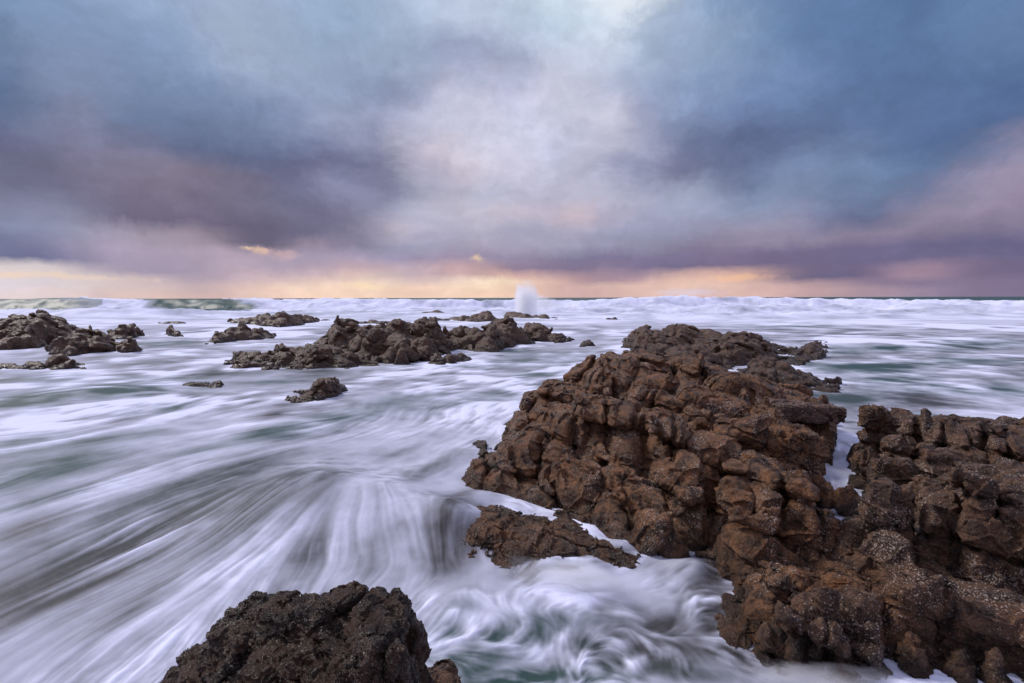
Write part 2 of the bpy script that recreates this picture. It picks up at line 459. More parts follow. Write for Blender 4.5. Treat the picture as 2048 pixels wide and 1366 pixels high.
def sculpt(name, sdf, bounds, vox, levels, seed, mat, R=None, fine=0.02, fine_scale=7.0, band=0.45, zmin=-0.5, subdiv=0, label='', cat='rock', group=None):
    """sdf(X,Y,Z)->approx distance; adds joints, polygonises, adds fine relief, tags"""
    if R is None:
        R = rot(8, -20, 14)
    levels = [q if len(q) == 6 else q + ('round',) for q in levels]
    (x0, x1), (y0, y1), (z0, z1) = bounds
    xs = np.arange(x0, x1 + vox, vox, dtype=np.float32)
    ys = np.arange(y0, y1 + vox, vox, dtype=np.float32)
    zs = np.arange(z0, z1 + vox, vox, dtype=np.float32)
    Fd = sdf(xs, ys, zs).astype(np.float32)
    Fd = np.clip(Fd, -band, band)
    m = np.abs(Fd) < band * 0.999
    idx = np.argwhere(m)
    P = np.stack([xs[idx[:, 0]], ys[idx[:, 1]], zs[idx[:, 2]]], 1)
    Fd[m] -= jointed(P, levels, seed, R)
    for ax in (0, 1, 2):
        a = np.moveaxis(Fd, ax, 0)
        a[1:-1] = 0.25 * a[:-2] + 0.5 * a[1:-1] + 0.25 * a[2:]
    Fd = np.maximum(Fd, (zmin - zs)[None, None, :])
    # close the border of the block
    for ax in range(3):
        sl = [slice(None)] * 3
        for e in (0, -1):
            sl[ax] = e
            Fd[tuple(sl)] = np.maximum(Fd[tuple(sl)], vox)
    g = vdb.FloatGrid(1.0)
    g.copyFromArray(np.ascontiguousarray(Fd))
    pts, quads = g.convertToQuads(0.0)
    pts = np.asarray(pts, np.float32) * vox + np.array([x0, y0, z0], np.float32)
    quads = np.asarray(quads)[:, ::-1]
    # keep the main body: drop small floating crumbs
    lab = np.arange(len(pts))
    e = np.concatenate([quads[:, [0, 1]], quads[:, [1, 2]], quads[:, [2, 3]], quads[:, [3, 0]]])
    for _ in range(400):
        mn = np.minimum(lab[e[:, 0]], lab[e[:, 1]])
        new = lab.copy()
        np.minimum.at(new, e[:, 0], mn)
        np.minimum.at(new, e[:, 1], mn)
        new = new[new]
        new = new[new]
        if (new == lab).all():
            break
        lab = new
    ids, cnt = np.unique(lab, return_counts=True)
    keep = set(ids[cnt >= max(cnt) * 0.04].tolist())
    km = np.isin(lab, list(keep))
    remap = -np.ones(len(pts), np.int64)
    remap[km] = np.arange(km.sum())
    quads = remap[quads[km[quads[:, 0]]]]
    pts = pts[km]
    for _ in range(subdiv):
        e = np.sort(np.concatenate([quads[:, [0, 1]], quads[:, [1, 2]], quads[:, [2, 3]], quads[:, [3, 0]]]), axis=1)
        key = e[:, 0] * np.int64(len(pts)) + e[:, 1]
        uk, ui, inv = np.unique(key, return_index=True, return_inverse=True)
        em = (pts[e[ui, 0]] + pts[e[ui, 1]]) / 2
        nq = len(quads)
        fm = pts[quads].mean(1)
        n0 = len(pts)
        ei = n0 + inv.reshape(4, nq)
        fi = n0 + len(uk) + np.arange(nq)
        pts = np.concatenate([pts, em, fm]).astype(np.float32)
        quads = np.concatenate([np.stack([quads[:, k], ei[k], fi, ei[(k + 3) % 4]], 1) for k in range(4)])
    # fine relief along the normal
    A, B, C, D = (pts[quads[:, k]] for k in range(4))
    fn = np.cross(C - A, D - B)
    nrm = np.zeros_like(pts)
    for k in range(4):
        np.add.at(nrm, quads[:, k], fn)
    nrm /= np.linalg.norm(nrm, axis=1)[:, None] + 1e-9
    Q = (pts @ R.T)
    f1 = vnoise(Q * np.array([1, 1, 2.2], np.float32), fine_scale, seed + 5, 4, 0.6)[:, 0]
    w = vnoise(pts, fine_scale * 0.5, seed + 6, 2)
    E, Cc, V = voronoi(Q * np.array([1.0, 1.0, 1.8], np.float32) * fine_scale * 0.7 + w * 0.5, seed + 9)
    st = Q[:, 2] * fine_scale * 1.25 + 1.6 * w[:, 0] + 0.5 * f1
    st = np.abs(st - np.floor(st) - 0.5) * 2
    bed = np.clip(0.5 + 1.5 * vnoise(pts, fine_scale * 0.13, seed + 15, 2)[:, 1], 0, 1)
    dsp = -fine * 1.5 * bed * np.clip((st - 0.62) / 0.38, 0, 1) ** 1.5
    dsp += fine * (0.8 * f1 + 1.1 * (np.clip(E / 0.25, 0, 1) ** 0.7 - 0.6))
    if subdiv:
        for k, (size, groove, off, tilt, wid, kind) in enumerate(levels[:2]):
            w = vnoise(pts, 0.7 / size[0], seed + 31 * k, 2) * (0.15 * size[0])
            E2 = cells(((pts + w) @ R.T) / np.array(size, np.float32), seed + 7 * k, size, kind)[0]
            dsp -= (1.9 if k == 0 else 1.3) * vox * np.exp(-(E2 * size[0] / (vox * 0.5)) ** 2)
    pts = pts + nrm * dsp[:, None]
    loc = ((pts[:, 0].min() + pts[:, 0].max()) / 2, (pts[:, 1].min() + pts[:, 1].max()) / 2, 0.0)
    ob = mesh_from(name, pts, quads, mat, loc)
    ob['label'] = label
    ob['category'] = cat
    if group:
        ob['group'] = group
    print(name, len(pts), 'verts', round(time.time() - T0, 1))
    return ob


def hf_sdf(H, soft=0.12):
    def f(xs, ys, zs):
        X, Y = np.meshgrid(xs, ys, indexing='ij')
        h = H(X.ravel(), Y.ravel()).reshape(X.shape).astype(np.float32)
        vx = xs[1] - xs[0]
        gx, gy = np.gradient(h, vx)
        k = 1 / np.sqrt(1 + np.minimum(gx * gx + gy * gy, 25))
        return (zs[None, None, :] - h[:, :, None]) * k[:, :, None]
    return f


def rbf(points, smooth=0.0):
    P = np.array(points, float)
    n = len(P)
    D = np.linalg.norm(P[:, None, :2] - P[None, :, :2], axis=2)
    A = np.zeros((n + 1, n + 1))
    A[:n, :n] = -D - smooth * np.eye(n) * -1
    A[:n, n] = 1
    A[n, :n] = 1
    sol = np.linalg.solve(A, np.append(P[:, 2], 0))

    def H(x, y):
        x = np.asarray(x, float)
        y = np.asarray(y, float)
        out = np.full(x.shape, sol[n])
        for i in range(n):
            out -= sol[i] * np.hypot(x - P[i, 0], y - P[i, 1])
        return out
    return H


def skyline_H(sky, base, crest, back, seed, power=0.6, rough=0.35, fscale=1.0):
    """height function whose crest follows the outline seen from the shore and whose foot is the waterline"""
    b = sorted([(p[0] / p[1], p[1]) for p in (at_z(x, y, 0) for x, y in base)])
    bt = np.array([q[0] for q in b])
    by = np.array([q[1] for q in b])
    c = []
    for x, y in sky:
        d = ray(x, y)
        t = d[0] / d[1]
        yc = np.interp(t, bt, by) + crest
        c.append((t, CAMH + d[2] / d[1] * yc))
    c.sort()
    ct = np.array([q[0] for q in c])
    cz = np.array([q[1] for q in c])
    t0, t1 = ct[0], ct[-1]

    def H(x, y):
        x = np.asarray(x, float)
        y = np.asarray(y, float)
        t = x / np.maximum(y, 0.5)
        yf = np.interp(t, bt, by)
        zc = np.interp(t, ct, cz)
        zc = np.maximum(zc, 0.02)
        s = (y - yf) / crest
        up = zc * np.clip(s, 0, 1) ** power
        prof = np.where(s < 0, 0.9 * s * crest, np.where(s < 1, up, zc - (np.maximum(s - 1, 0) * crest / back) ** 1.6 * (zc + 0.3)))
        edge = np.maximum(np.maximum(t0 - t, t - t1) * y, 0)
        P = np.stack([x, y, np.zeros_like(x)], 1)
        nz = vnoise(P, fscale / max(crest, 0.3), seed, 3, 0.55)[:, 0]
        damp = 1 - np.exp(-((s - 1) / 0.35) ** 2) * 0.8
        h = prof + nz * rough * (zc + 0.05) * damp - edge * 1.5
        return h
    ys_ = (by.min(), by.max() + crest + back)
    X0 = min(t0 * q for q in ys_) - 0.4
    X1 = max(t1 * q for q in ys_) + 0.4
    return H, ((X0, X1), (by.min() - 0.6, by.max() + crest + back + 0.3)), cz.max()


# ------------------------------------------------------------------ rock material
def rock_material(name, dark, mid, rust, speck, grain=1.0, wet_top=0.15):
    mt = bpy.data.materials.new(name)
    mt.use_nodes = True
    n = NT(mt.node_tree)
    bs = n.n['Principled BSDF']
    geo = n.new('ShaderNodeNewGeometry')
    p = geo.outputs['Position']
    big = n.noise(p, 0.9, 4, 0.6)
    med = n.noise(p, 6.0, 6, 0.65, 0.4)
    fin = n.noise(p, 70.0 * grain, 4, 0.7)
    c = n.mix(n.mr(med, 0.38, 0.62), dark, mid)
    c = n.mix(n.m('MULTIPLY', n.mr(n.noise(p, 1.7, 5, 0.65), 0.5, 0.72), 0.75), c, rust)
    c = n.mix(n.mr(big, 0.35, 0.7, 0.0, 0.35), c, tuple(0.5 * a + 0.5 * b for a, b in zip(mid, (0.16, 0.10, 0.07))))
    c = n.mix(1.0, c, n.mix(n.mr(fin, 0.3, 0.72), (0.35, 0.33, 0.31), (1.75, 1.7, 1.65)), 'MULTIPLY')
    # barnacles and mica: small pale specks in patches
    patch = n.mr(n.noise(p, 2.3, 4, 0.6), 0.36, 0.68, -0.015, 0.125)
    s1 = n.noise(p, 62.0 * grain, 2, 0.5)
    sp = n.mr(s1, n.m('SUBTRACT', 0.66, patch), n.m('SUBTRACT', 0.72, patch), 0, 1)
    s2 = n.noise(n.v('ADD', p, (3.1, 7.7, 1.3)), 27.0 * grain, 3, 0.6)
    sp2 = n.mr(s2, n.m('SUBTRACT', 0.73, patch), n.m('SUBTRACT', 0.78, patch), 0, 1)
    spk = n.m('MAXIMUM', sp, sp2)
    c = n.mix(n.m('MULTIPLY', spk, speck), c, (0.46, 0.37, 0.31))
    # wet, darker band just above the waterline
    sz = n.new('ShaderNodeSeparateXYZ')
    n.l.new(p, sz.inputs[0])
    zz = n.m('ADD', sz.outputs[2], n.m('MULTIPLY', n.m('SUBTRACT', med, 0.5), 0.5))
    wet = n.mr(zz, 0.02, wet_top + 0.25, 1, 0)
    c = n.mix(n.m('MULTIPLY', wet, 0.6), c, (0.014, 0.010, 0.007))
    n.l.new(c, bs.inputs['Base Color'])
    rg = n.m('ADD', n.mr(med, 0.3, 0.7, 0.34, 0.66), n.m('MULTIPLY', wet, -0.25))
    n.l.new(rg, bs.inputs['Roughness'])
    bs.inputs['Specular IOR Level'].default_value = 0.34
    bs.inputs['Coat Weight'].default_value = 0.07
    bs.inputs['Coat Roughness'].default_value = 0.28
    b1 = n.new('ShaderNodeBump')
    b1.inputs['Strength'].default_value = 1.0
    b1.inputs['Distance'].default_value = 0.035 / grain ** 0.5
    hgt = n.m('ADD', n.m('MULTIPLY', fin, 0.55), n.m('MULTIPLY', n.noise(p, 22.0 * grain, 5, 0.65), 1.2))
    hgt = n.m('ADD', hgt, n.m('MULTIPLY', spk, 0.25))
    n.l.new(hgt, b1.inputs['Height'])
    n.l.new(b1.outputs[0], bs.inputs['Normal'])
    n.l.new(b1.outputs[0], bs.inputs['Coat Normal'])
    return mt


M_ROCK = rock_material('brown_granite', (0.022, 0.009, 0.0035), (0.190, 0.088, 0.036), (0.215, 0.078, 0.018), 0.95)
M_NEAR = rock_material('dark_barnacled_granite', (0.010, 0.0048, 0.0022), (0.118, 0.054, 0.022), (0.19, 0.065, 0.018), 0.95, 1.9, -0.6)
M_GREY = rock_material('grey_brown_granite', (0.015, 0.0075, 0.004), (0.122, 0.064, 0.036), (0.135, 0.058, 0.022), 0.95)
M_FAR = rock_material('far_brown_granite', (0.014, 0.0062, 0.003), (0.105, 0.051, 0.024), (0.105, 0.042, 0.017), 0.8, 1.0, 0.35)


def ctrl(text):
    """'px,py,z' photo point at a height, or 'w x,y,z' plain world point"""
    out = []
    for it in text.replace('\n', ';').split(';'):
        it = it.strip()
        if not it:
            continue
        if it[0] == 'w':
            out.append(tuple(float(q) for q in it[1:].split(',')))
        else:
            px, py, z = (float(q) for q in it.split(','))
            q = at_z(px, py, max(z, 0.0))
            out.append((q[0], q[1], z))
    return out


def on_surface(H, px, py):
    d = ray(px, py)
    t = np.arange(2.0, 20.0, 0.02)
    x, y, z = d[0] * t, d[1] * t, CAMH + d[2] * t
    hit = z < np.maximum(H(x, y), 0)
    k = int(np.argmax(hit)) if hit.any() else len(t) - 1
    return x[k], y[k]


def carve(H, text):
    """cut joints into a height function along lines seen on the rock: depth,width | px,py px,py ..."""
    segs = []
    for line in text.strip().split(';'):
        if not line.strip():
            continue
        a, b = line.split('|')
        dp, wd = (float(q) for q in a.split(','))
        pts = [on_surface(H, *(float(v) for v in q.split(','))) for q in b.split()]
        for (x0, y0), (x1, y1) in zip(pts[:-1], pts[1:]):
            if math.hypot(x1 - x0, y1 - y0) < 2.5:
                segs.append((x0, y0, x1, y1, dp, wd))

    def G(x, y):
        h = H(x, y)
        P = np.stack([x, y, np.zeros_like(x)], 1)
        w = vnoise(P, 4.0, 5, 2) * 0.05
        X, Y = x + w[:, 0], y + w[:, 1]
        cut = np.zeros_like(h)
        for x0, y0, x1, y1, dp, wd in segs:
            dx, dy = x1 - x0, y1 - y0
            L2 = dx * dx + dy * dy + 1e-9
            t = np.clip(((X - x0) * dx + (Y - y0) * dy) / L2, 0, 1)
            d = np.hypot(X - x0 - t * dx, Y - y0 - t * dy)
            cut = np.maximum(cut, 1.35 * dp * np.exp(-(d / wd) ** 2) - 0.0)
            # rock shoulders swell gently on both sides of a joint
            h = h + 0.05 * dp * np.exp(-((d - 3.2 * wd) / (2.2 * wd)) ** 2)
        return h - cut
    return G


def trench(H, pts, half=.10, bottom=-.6):
    """an open gully of water through the rock"""
    def G(x, y):
        h = H(x, y)
        w = vnoise(np.stack([x, y, np.zeros_like(x)], 1), 2.2, 8, 2) * .05
        X, Y = x + w[:, 0], y + w[:, 1]
        d = np.full(h.shape, 9.0)
        for (x0, y0), (x1, y1) in zip(pts[:-1], pts[1:]):
            dx, dy = x1 - x0, y1 - y0
            t = np.clip(((X - x0) * dx + (Y - y0) * dy) / (dx * dx + dy * dy), 0, 1)
            d = np.minimum(d, np.hypot(X - x0 - t * dx, Y - y0 - t * dy))
        return np.minimum(h, bottom + np.maximum(d - half, 0) * 7)
    return G


GULLY = [(4.55, 6.95), (4.86, 7.4), (5.5, 8.4), (6.17, 9.4), (7.08, 10.8), (8.3, 12.6)]


def lump(H, amp, scale, seed):
    def G(x, y):
        P = np.stack([x, y, np.zeros_like(x)], 1)
        return H(x, y) + amp * vnoise(P, scale, seed, 3)[:, 0]
    return G


Q = 1.0      # rock mesh fineness

MAIN = """
960,920,.35;1000,905,.5;1060,912,.5;1100,930,.45;1100,965,.3;1000,950,.25
1200,945,.45;1300,970,.5;1350,1000,.45;1250,1000,.3;1400,1050,.35;1450,1090,.3
1120,1015,.2;1200,1010,.3;1240,1022,.25;1310,1035,.35;1330,1065,.28;1270,1055,.15;1380,1080,.2
1100,830,.9;1020,850,.3;1060,805,.75;1160,830,1.1;1250,830,1.15;1330,840,1.15;1400,865,1.05;1440,890,1.0
1060,890,.35;1160,915,.5;1250,945,.5;1330,960,.55;1390,945,.75
1085,775,.95;1150,757,1.2;1200,728,1.4;1250,713,1.6;1290,702,1.7;1340,716,1.6;1300,740,1.5;1250,770,1.35;1350,760,1.35;1400,729,1.38;1470,746,1.25;1420,780,1.2;1350,800,1.2;1180,790,1.2
1520,755,1.15;1560,772,1.05;1600,780,1.0;1640,788,.95;1664,808,.92;1600,805,.95;1648,822,.88;1550,800,1.0;1500,812,1.0;1480,850,1.0;1560,845,.82;1560,875,.85;1610,905,.82;1500,890,.9;1450,920,.9;1520,925,.85;1640,935,.6;1650,965,.4;1480,965,.82;1560,965,.8;1620,985,.75;1500,1015,.68;1600,1025,.68;1645,1025,.62;1668,1065,.5;1640,1065,.55;1550,1065,.48;1480,1065,.35;1500,1105,.15;1600,1115,.2;1670,1120,.22;1700,1160,.05
1010,865,-.1;1000,885,-.1;935,935,-.1;943,968,-.12;1000,990,-.1;1050,1008,-.05;1100,1035,-.1;1170,1075,-.12;1250,1095,-.12;1320,1118,-.12;1400,1125,-.1;1450,1160,-.1;1520,1170,-.1;1600,1180,-.1
w 7.6,12.3,-.5;w 6.42,10.5,-.5;w 5.62,9.2,-.55;w 4.86,8,-.55;w 4.24,7,-.5;w 3.86,6.3,-.4;1715,1090,-.1;1725,1120,-.1
w -1.3,9.5,-.9;w -1.2,7.5,-.9;w 0,6.3,-.9;w 1.2,5.1,-.9;w -.8,11.5,-.8;w .2,13.4,-.7;w 1.2,14.4,-.8;w 2.5,15,-.8;w 4,15,-.7;w 5.5,14.4,-.7;w 7,13.2,-.7;w 8.3,12,-.8;w 8.4,10.5,-.8;w 2.5,4.6,-.7
"""
MAIN_CUT = """
.30,.06|1214,824 1210,870 1218,914;.34,.07|1287,841 1285,890 1292,948;.34,.06|1349,841 1345,900 1349,959;.26,.05|1150,835 1142,880 1160,915;.22,.05|1098,850 1085,880 1080,905
.26,.06|1068,914 1120,940 1169,959 1230,965 1293,950;.40,.08|1455,903 1430,945 1427,980 1433,1030;.30,.06|1281,993 1315,1026 1360,1055 1405,1084 1461,1108;.32,.07|1438,1015 1500,1040 1573,1065 1640,1105 1708,1155
.36,.08|1489,892 1530,912 1573,925 1630,950 1674,981;.30,.06|1349,723 1345,755 1343,785 1293,813;.28,.06|1068,785 1140,800 1214,808 1304,824 1360,835 1420,870
.26,.05|1075,770 1110,772 1150,785 1180,800;.24,.05|1200,735 1215,765 1260,790;.22,.05|1130,750 1160,770 1200,775;.3,.06|1400,735 1410,770 1400,800;.3,.06|1490,760 1500,800 1490,850;.3,.06|1545,760 1540,800 1535,840
.30,.05|1590,840 1600,880 1600,920;.30,.05|1625,840 1630,890 1640,935;.28,.05|1652,850 1655,900 1658,940;.24,.05|1000,905 1030,940 1050,975;.2,.04|960,915 975,950;.24,.05|1110,935 1090,965 1120,1000
.24,.05|1200,950 1240,985 1300,1010;.24,.05|1245,1020 1262,1050 1258,1085;.2,.04|1180,1010 1190,1040 1210,1065;.28,.05|1500,960 1510,1000 1500,1050;.26,.05|1570,970 1575,1010 1560,1060;.26,.05|1625,985 1640,1020 1640,1070
.26,.05|1440,985 1500,985 1560,1000 1620,1010 1670,1020;.2,.04|1480,925 1540,945 1600,965
"""
H_MAIN0 = rbf(ctrl(MAIN))
H_MAIN = trench(carve(H_MAIN0, MAIN_CUT.replace('\n', ';')), GULLY)
LV = [((.78, .85, .62), .24, .20, .16, .10, 'joint'), ((.40, .36, .34), .05, .05, .12, .08)]
LVS = [((.6, .5, .5), .13, .10, .16, .11), ((.24, .2, .2), .05, .04, .06, .14)]


def quick(v):
    return v / Q


sculpt('rock_ridge', hf_sdf(lump(H_MAIN, .05, 1.6, 3)), ((-1.4, 8.2), (4.6, 15.2), (-.4, 2.1)), quick(.03), LV, 11, M_ROCK, band=.36, zmin=-.35, subdiv=1, fine=.010,
       label='large brown fractured rock ridge rising in the middle right of the shore')
ROCKS.append((H_MAIN0, (-1.4, 8.2, 4.6, 15.2)))


def far_rock(name, sky, base, crest, back, seed, label, vox=None, mat=None, lv=None, power=.55, rough=.35, group='rocks standing in the surf', fscale=1.0, R=None):
    sky = [tuple(float(v) for v in q.split(',')) for q in sky.split()]
    base = [tuple(float(v) for v in q.split(',')) for q in base.split()]
    H, (bx, by), zt = skyline_H(sky, base, crest, back, seed, power, rough, fscale)
    D = by[0] + 0.6
    v = quick(vox or max(.02, D / 512 * 1.25))
    s = max(.5, min(1.8, D / 16))
    lv = lv or [((.8 * s, .55 * s, .6 * s), .19 * s, .10 * s, .20 * s, .10), ((.33 * s, .24 * s, .26 * s), .075 * s, .05 * s, .09 * s, .13)]
    ROCKS.append((H, (bx[0], bx[1], by[0], by[1])))
    return sculpt(name, hf_sdf(H), (bx, by, (-.5, zt + .5 * s)), v, lv, seed, mat or M_FAR, band=.28 * s, zmin=-.4, R=R, fine=.02 * s, fine_scale=5.0 / s, label=label, group=group)


G_SURF = 'rocks standing in the surf'

LEDGE = """
890,1020,0.03;930,1010,0.15;1000,1020,0.17;1050,1050,0.14;1105,1042,0.17;1150,1060,0.16;1200,1085,0.12;1255,1098,0.10
950,1060,0.18;1010,1080,0.16;1080,1085,0.16;1140,1090,0.14;1200,1110,0.09
930,1090,0.04;960,1120,0.00;1020,1130,0.02;1080,1140,0.01;1130,1130,0.01;1200,1135,0.00;1265,1122,0.03
900,1120,-.2;960,1165,-.2;1060,1180,-.25;1160,1165,-.2;1260,1160,-.2;1320,1130,-.2;1290,1092,-.1;1200,1062,-.08;1120,1028,-.08;1050,1015,-.08;980,1002,-.1;900,980,-.2;850,1020,-.3;850,1080,-.3
"""
WALL = """
1728,850,.75;1738,835,.88;1760,838,.85;1790,826,.93;1830,850,.8;1880,842,.88;1925,842,.88;1985,846,.88;2000,837,.95;2048,838,.95;2150,840,.95
1738,870,.85;1780,870,.85;1850,880,.8;1920,870,.9;2000,880,.9;2100,890,.9
1745,940,.5;1780,940,.5;1850,950,.5;1900,930,.65;1960,940,.6;2048,950,.7;1750,965,.25;1800,970,.35;1860,975,.45
1740,988,.78;1790,982,.88;1850,1000,.85;1900,988,.9;1960,965,.98;2020,985,.95;2100,990,.95;2200,1000,.95
1740,1040,.7;1800,1050,.75;1880,1040,.75;1950,1050,.8;2048,1060,.8;2150,1080,.8
1725,1120,.35;1780,1150,.3;1850,1170,.3;1920,1160,.35;2000,1190,.35;2100,1220,.35
1740,1195,.0;1850,1205,.0;1950,1220,.0;2048,1240,.0;2200,1260,0
w 6.58,9.4,-.6;w 5.98,8.5,-.65;w 5.43,7.7,-.65;w 4.93,7.0,-.55;w 4.45,6.4,-.4;w 3.9,5.8,-.25;1722,1115,-.1
w 6.1,9.9,-.6;w 7.5,10.1,-.6;w 9,10.2,-.6;w 11,10.3,-.6;w 12,9,.6
"""
SLAB = """
1485,1128,.22;1530,1125,.34;1570,1138,.38;1630,1150,.36;1685,1168,.32;1720,1188,.28;1770,1150,.28;1800,1172,.32;1850,1190,.3
1500,1165,.3;1530,1175,.42;1600,1200,.38;1660,1208,.34;1720,1215,.3;1480,1175,.05
1465,1140,-.15;1462,1180,-.2;1480,1215,-.2;1500,1100,-.05;1580,1100,-.05;1680,1125,-.05;1740,1145,-.0;1840,1150,0
w 1.7,4.2,-.3;w 2.6,3.9,-.2;w 3.6,4.1,-.2
"""
FRONT = """
1530,1218,.42;1560,1212,.46;1620,1214,.43;1680,1218,.4;1740,1222,.42;1800,1208,.46;1860,1203,.46;1900,1218,.42;1980,1232,.42;2048,1248,.42;2150,1262,.42;2250,1280,.4
1545,1270,.2;1600,1275,.25;1680,1278,.28;1760,1275,.28;1840,1270,.3;1920,1280,.3;2000,1290,.3;2100,1310,.3
1508,1240,-.2;1505,1290,-.25;1515,1322,-.3;1600,1334,-.3;1700,1338,-.3;1780,1334,-.3;1860,1345,-.3;1950,1358,-.3;2048,1375,-.3;2200,1400,-.3
1520,1200,-.1;1600,1190,.1;1700,1190,.1;1800,1180,.1;1900,1190,.15;2048,1215,.15;2200,1230,.15
"""
WASHED = """
1395,1115,.0;1430,1110,.03;1450,1150,.0;1430,1180,-.04;1465,1210,-.04;1480,1250,-.06;1400,1160,-.06
1370,1120,-.25;1370,1180,-.3;1400,1240,-.3;1440,1290,-.3;1500,1290,-.2;1500,1200,-.1;1480,1130,-.1;1430,1085,-.1
"""
HERO = """
480,1206,1.07;505,1200,1.13;530,1210,1.09;560,1196,1.2;590,1194,1.2;630,1200,1.14;660,1208,1.12;678,1216,1.09;700,1202,1.13;735,1192,1.17;775,1188,1.19;803,1192,1.17
600,1260,1.2;700,1260,1.2;780,1250,1.19;530,1260,1.11;600,1340,1.11;700,1330,1.2;780,1330,1.2;500,1320,1.06;440,1345,.92;690,1420,1.10;560,1440,1.05;800,1430,1.1
822,1240,1.08;838,1300,1.0;846,1366,.9;450,1250,.92;420,1290,.82;360,1340,.66;320,1366,.55
w -1.95,3.9,-.1;w -1.3,4.0,-.2;w -.95,3.85,-.3;w -.56,3.4,-.3;w -.40,2.8,-.3;w -.34,2.2,-.3;w -2.7,3.2,-.2;w -2.6,2.4,-.1;w -2.3,1.7,0;w -1.3,1.1,.6;w -.5,1.3,.5
"""


def slope_rock(name, ctl, bounds, vox, lv, seed, mat, label, band=.3, subdiv=1, amp=.03, fine=.010, fscale=9.0, R=None, group=None, cut=None, gully=False):
    H = rbf(ctrl(ctl))
    H0 = H
    if cut:
        H = carve(H, cut.replace('\n', ';'))
    if gully:
        H = trench(H, GULLY)
    ROCKS.append((H0, (bounds[0][0], bounds[0][1], bounds[1][0], bounds[1][1])))
    return sculpt(name, hf_sdf(lump(H, amp, 2.2, seed)), bounds, quick(vox), lv, seed, mat, band=band, zmin=bounds[2][0] + .03, subdiv=subdiv, fine=fine, fine_scale=fscale, label=label, R=R, group=group)


def boulder(name, px, py, y, half, rotz, tilt, seed, mat, label, group=None, vox=.02, r=.14, lv=None):
    c = at_y(px, py, y)
    Rb = rot(tilt[0], tilt[1], rotz)
    b = np.array(half)
    m = max(half) * 1.5 + .1

    def f(xs, ys, zs):
        X, Y, Z = np.meshgrid(xs, ys, zs, indexing='ij')
        P = np.stack([X - c[0], Y - c[1], Z - c[2]], -1) @ Rb
        q = np.abs(P) - (b - r)
        return np.linalg.norm(np.maximum(q, 0), axis=-1) + np.minimum(q.max(-1), 0) - r
    s = max(half)
    lv = lv or [((.9 * s, .8 * s, 1.3 * s), .05, .03, .05, .07), ((.3, .3, .3), .02, .015, .03, .12)]
    return sculpt(name, f, ((c[0] - m, c[0] + m), (c[1] - m, c[1] + m), (c[2] - m, c[2] + m)), quick(vox), lv, seed, mat, band=.16, zmin=-9, subdiv=1, fine=.012, fine_scale=9, label=label, group=group)


WALL_CUT = """
.34,.07|1766,852 1762,895 1766,936;.40,.08|1834,852 1830,910 1834,965;.30,.06|1900,850 1890,880 1860,910;.34,.07|1977,847 1970,890 1977,936;.34,.08|1705,990 1760,975 1831,962 1940,955 2044,985
.24,.05|1700,905 1760,900 1825,893 1900,900;.38,.08|1831,993 1828,1080 1831,1161;.34,.07|1915,1037 1910,1100 1915,1161;.26,.06|1880,975 1920,1010 1915,1037;.26,.05|1740,1030 1790,1025 1825,1035;.26,.05|1925,1050 1980,1060 2048,1065
.2,.05|1930,1110 1990,1130 2048,1150;.24,.05|2010,850 2020,900 2048,930;.24,.05|1840,1090 1870,1100 1910,1120;.3,.06|1960,965 1990,1010 1985,1050
"""
FRONT_CUT = """
.20,.045|1545,1211 1543,1260 1545,1318;.2,.045|1575,1211 1572,1250;.26,.05|1783,1206 1780,1250 1790,1305;.15,.05|1881,1228 1878,1280 1881,1300;.2,.04|1620,1215 1640,1260 1650,1320;.2,.04|1700,1225 1705,1270;
.16,.04|1550,1260 1620,1255 1700,1262 1775,1255;.16,.04|1800,1260 1870,1255 1950,1275 2030,1290
"""
SLAB_CUT = """
.18,.045|1497,1160 1510,1140 1530,1130;.16,.04|1560,1135 1600,1170 1660,1205;.14,.04|1630,1150 1600,1180 1580,1205;.16,.04|1740,1150 1735,1185
"""
LVW = [((.62, .60, .50), .22, .10, .12, .10, 'joint'), ((.32, .30, .28), .04, .035, .09, .08)]
slope_rock('rock_wall', WALL, ((3.2, 8.6), (4.2, 10.4), (-.3, 1.45)), .026, LVW, 29, M_GREY, 'dark jointed rock wall with deep vertical cracks at the right edge across the narrow water channel', band=.32, R=rot(4, -10, 8), cut=WALL_CUT, gully=True)
slope_rock('rock_slab', SLAB, ((1.7, 4.4), (4.0, 5.8), (-.3, .75)), .018, [((.7, .42, .34), .10, .06, .08, .10, 'joint'), ((.28, .2, .22), .03, .02, .05, .09)], 31, M_ROCK, 'low reddish brown rock slab sloping behind the front right ledge', band=.2, cut=SLAB_CUT)
slope_rock('rock_ledge', FRONT, ((1.6, 5.2), (3.2, 5.2), (-.3, .8)), .018, [((.46, .5, .4), .14, .08, .08, .10, 'joint'), ((.22, .2, .2), .03, .025, .06, .09)], 37, M_GREY, 'blocky dark rock ledge in the bottom right corner with foam lapping its front', band=.22, cut=FRONT_CUT)
slope_rock('low_rock', LEDGE, ((-1.2, 1.9), (4.7, 8.2), (-.3, .55)), .019, [((.6, .4, .4), .07, .03, .05, .10, 'joint'), ((.26, .2, .2), .025, .02, .04, .09)], 41, M_ROCK, 'low wet rock shelf with white water running behind it and over its left end', band=.18)
slope_rock('washed_rock', WASHED, ((1.5, 3.1), (3.9, 6.6), (-.3, .4)), .018, [((.5, .4, .5), .06, .04, .08, .08), ((.22, .2, .2), .03, .02, .04, .11)], 43, M_GREY, 'small drowned rock with spray washing over it beside the front right ledge', band=.14)
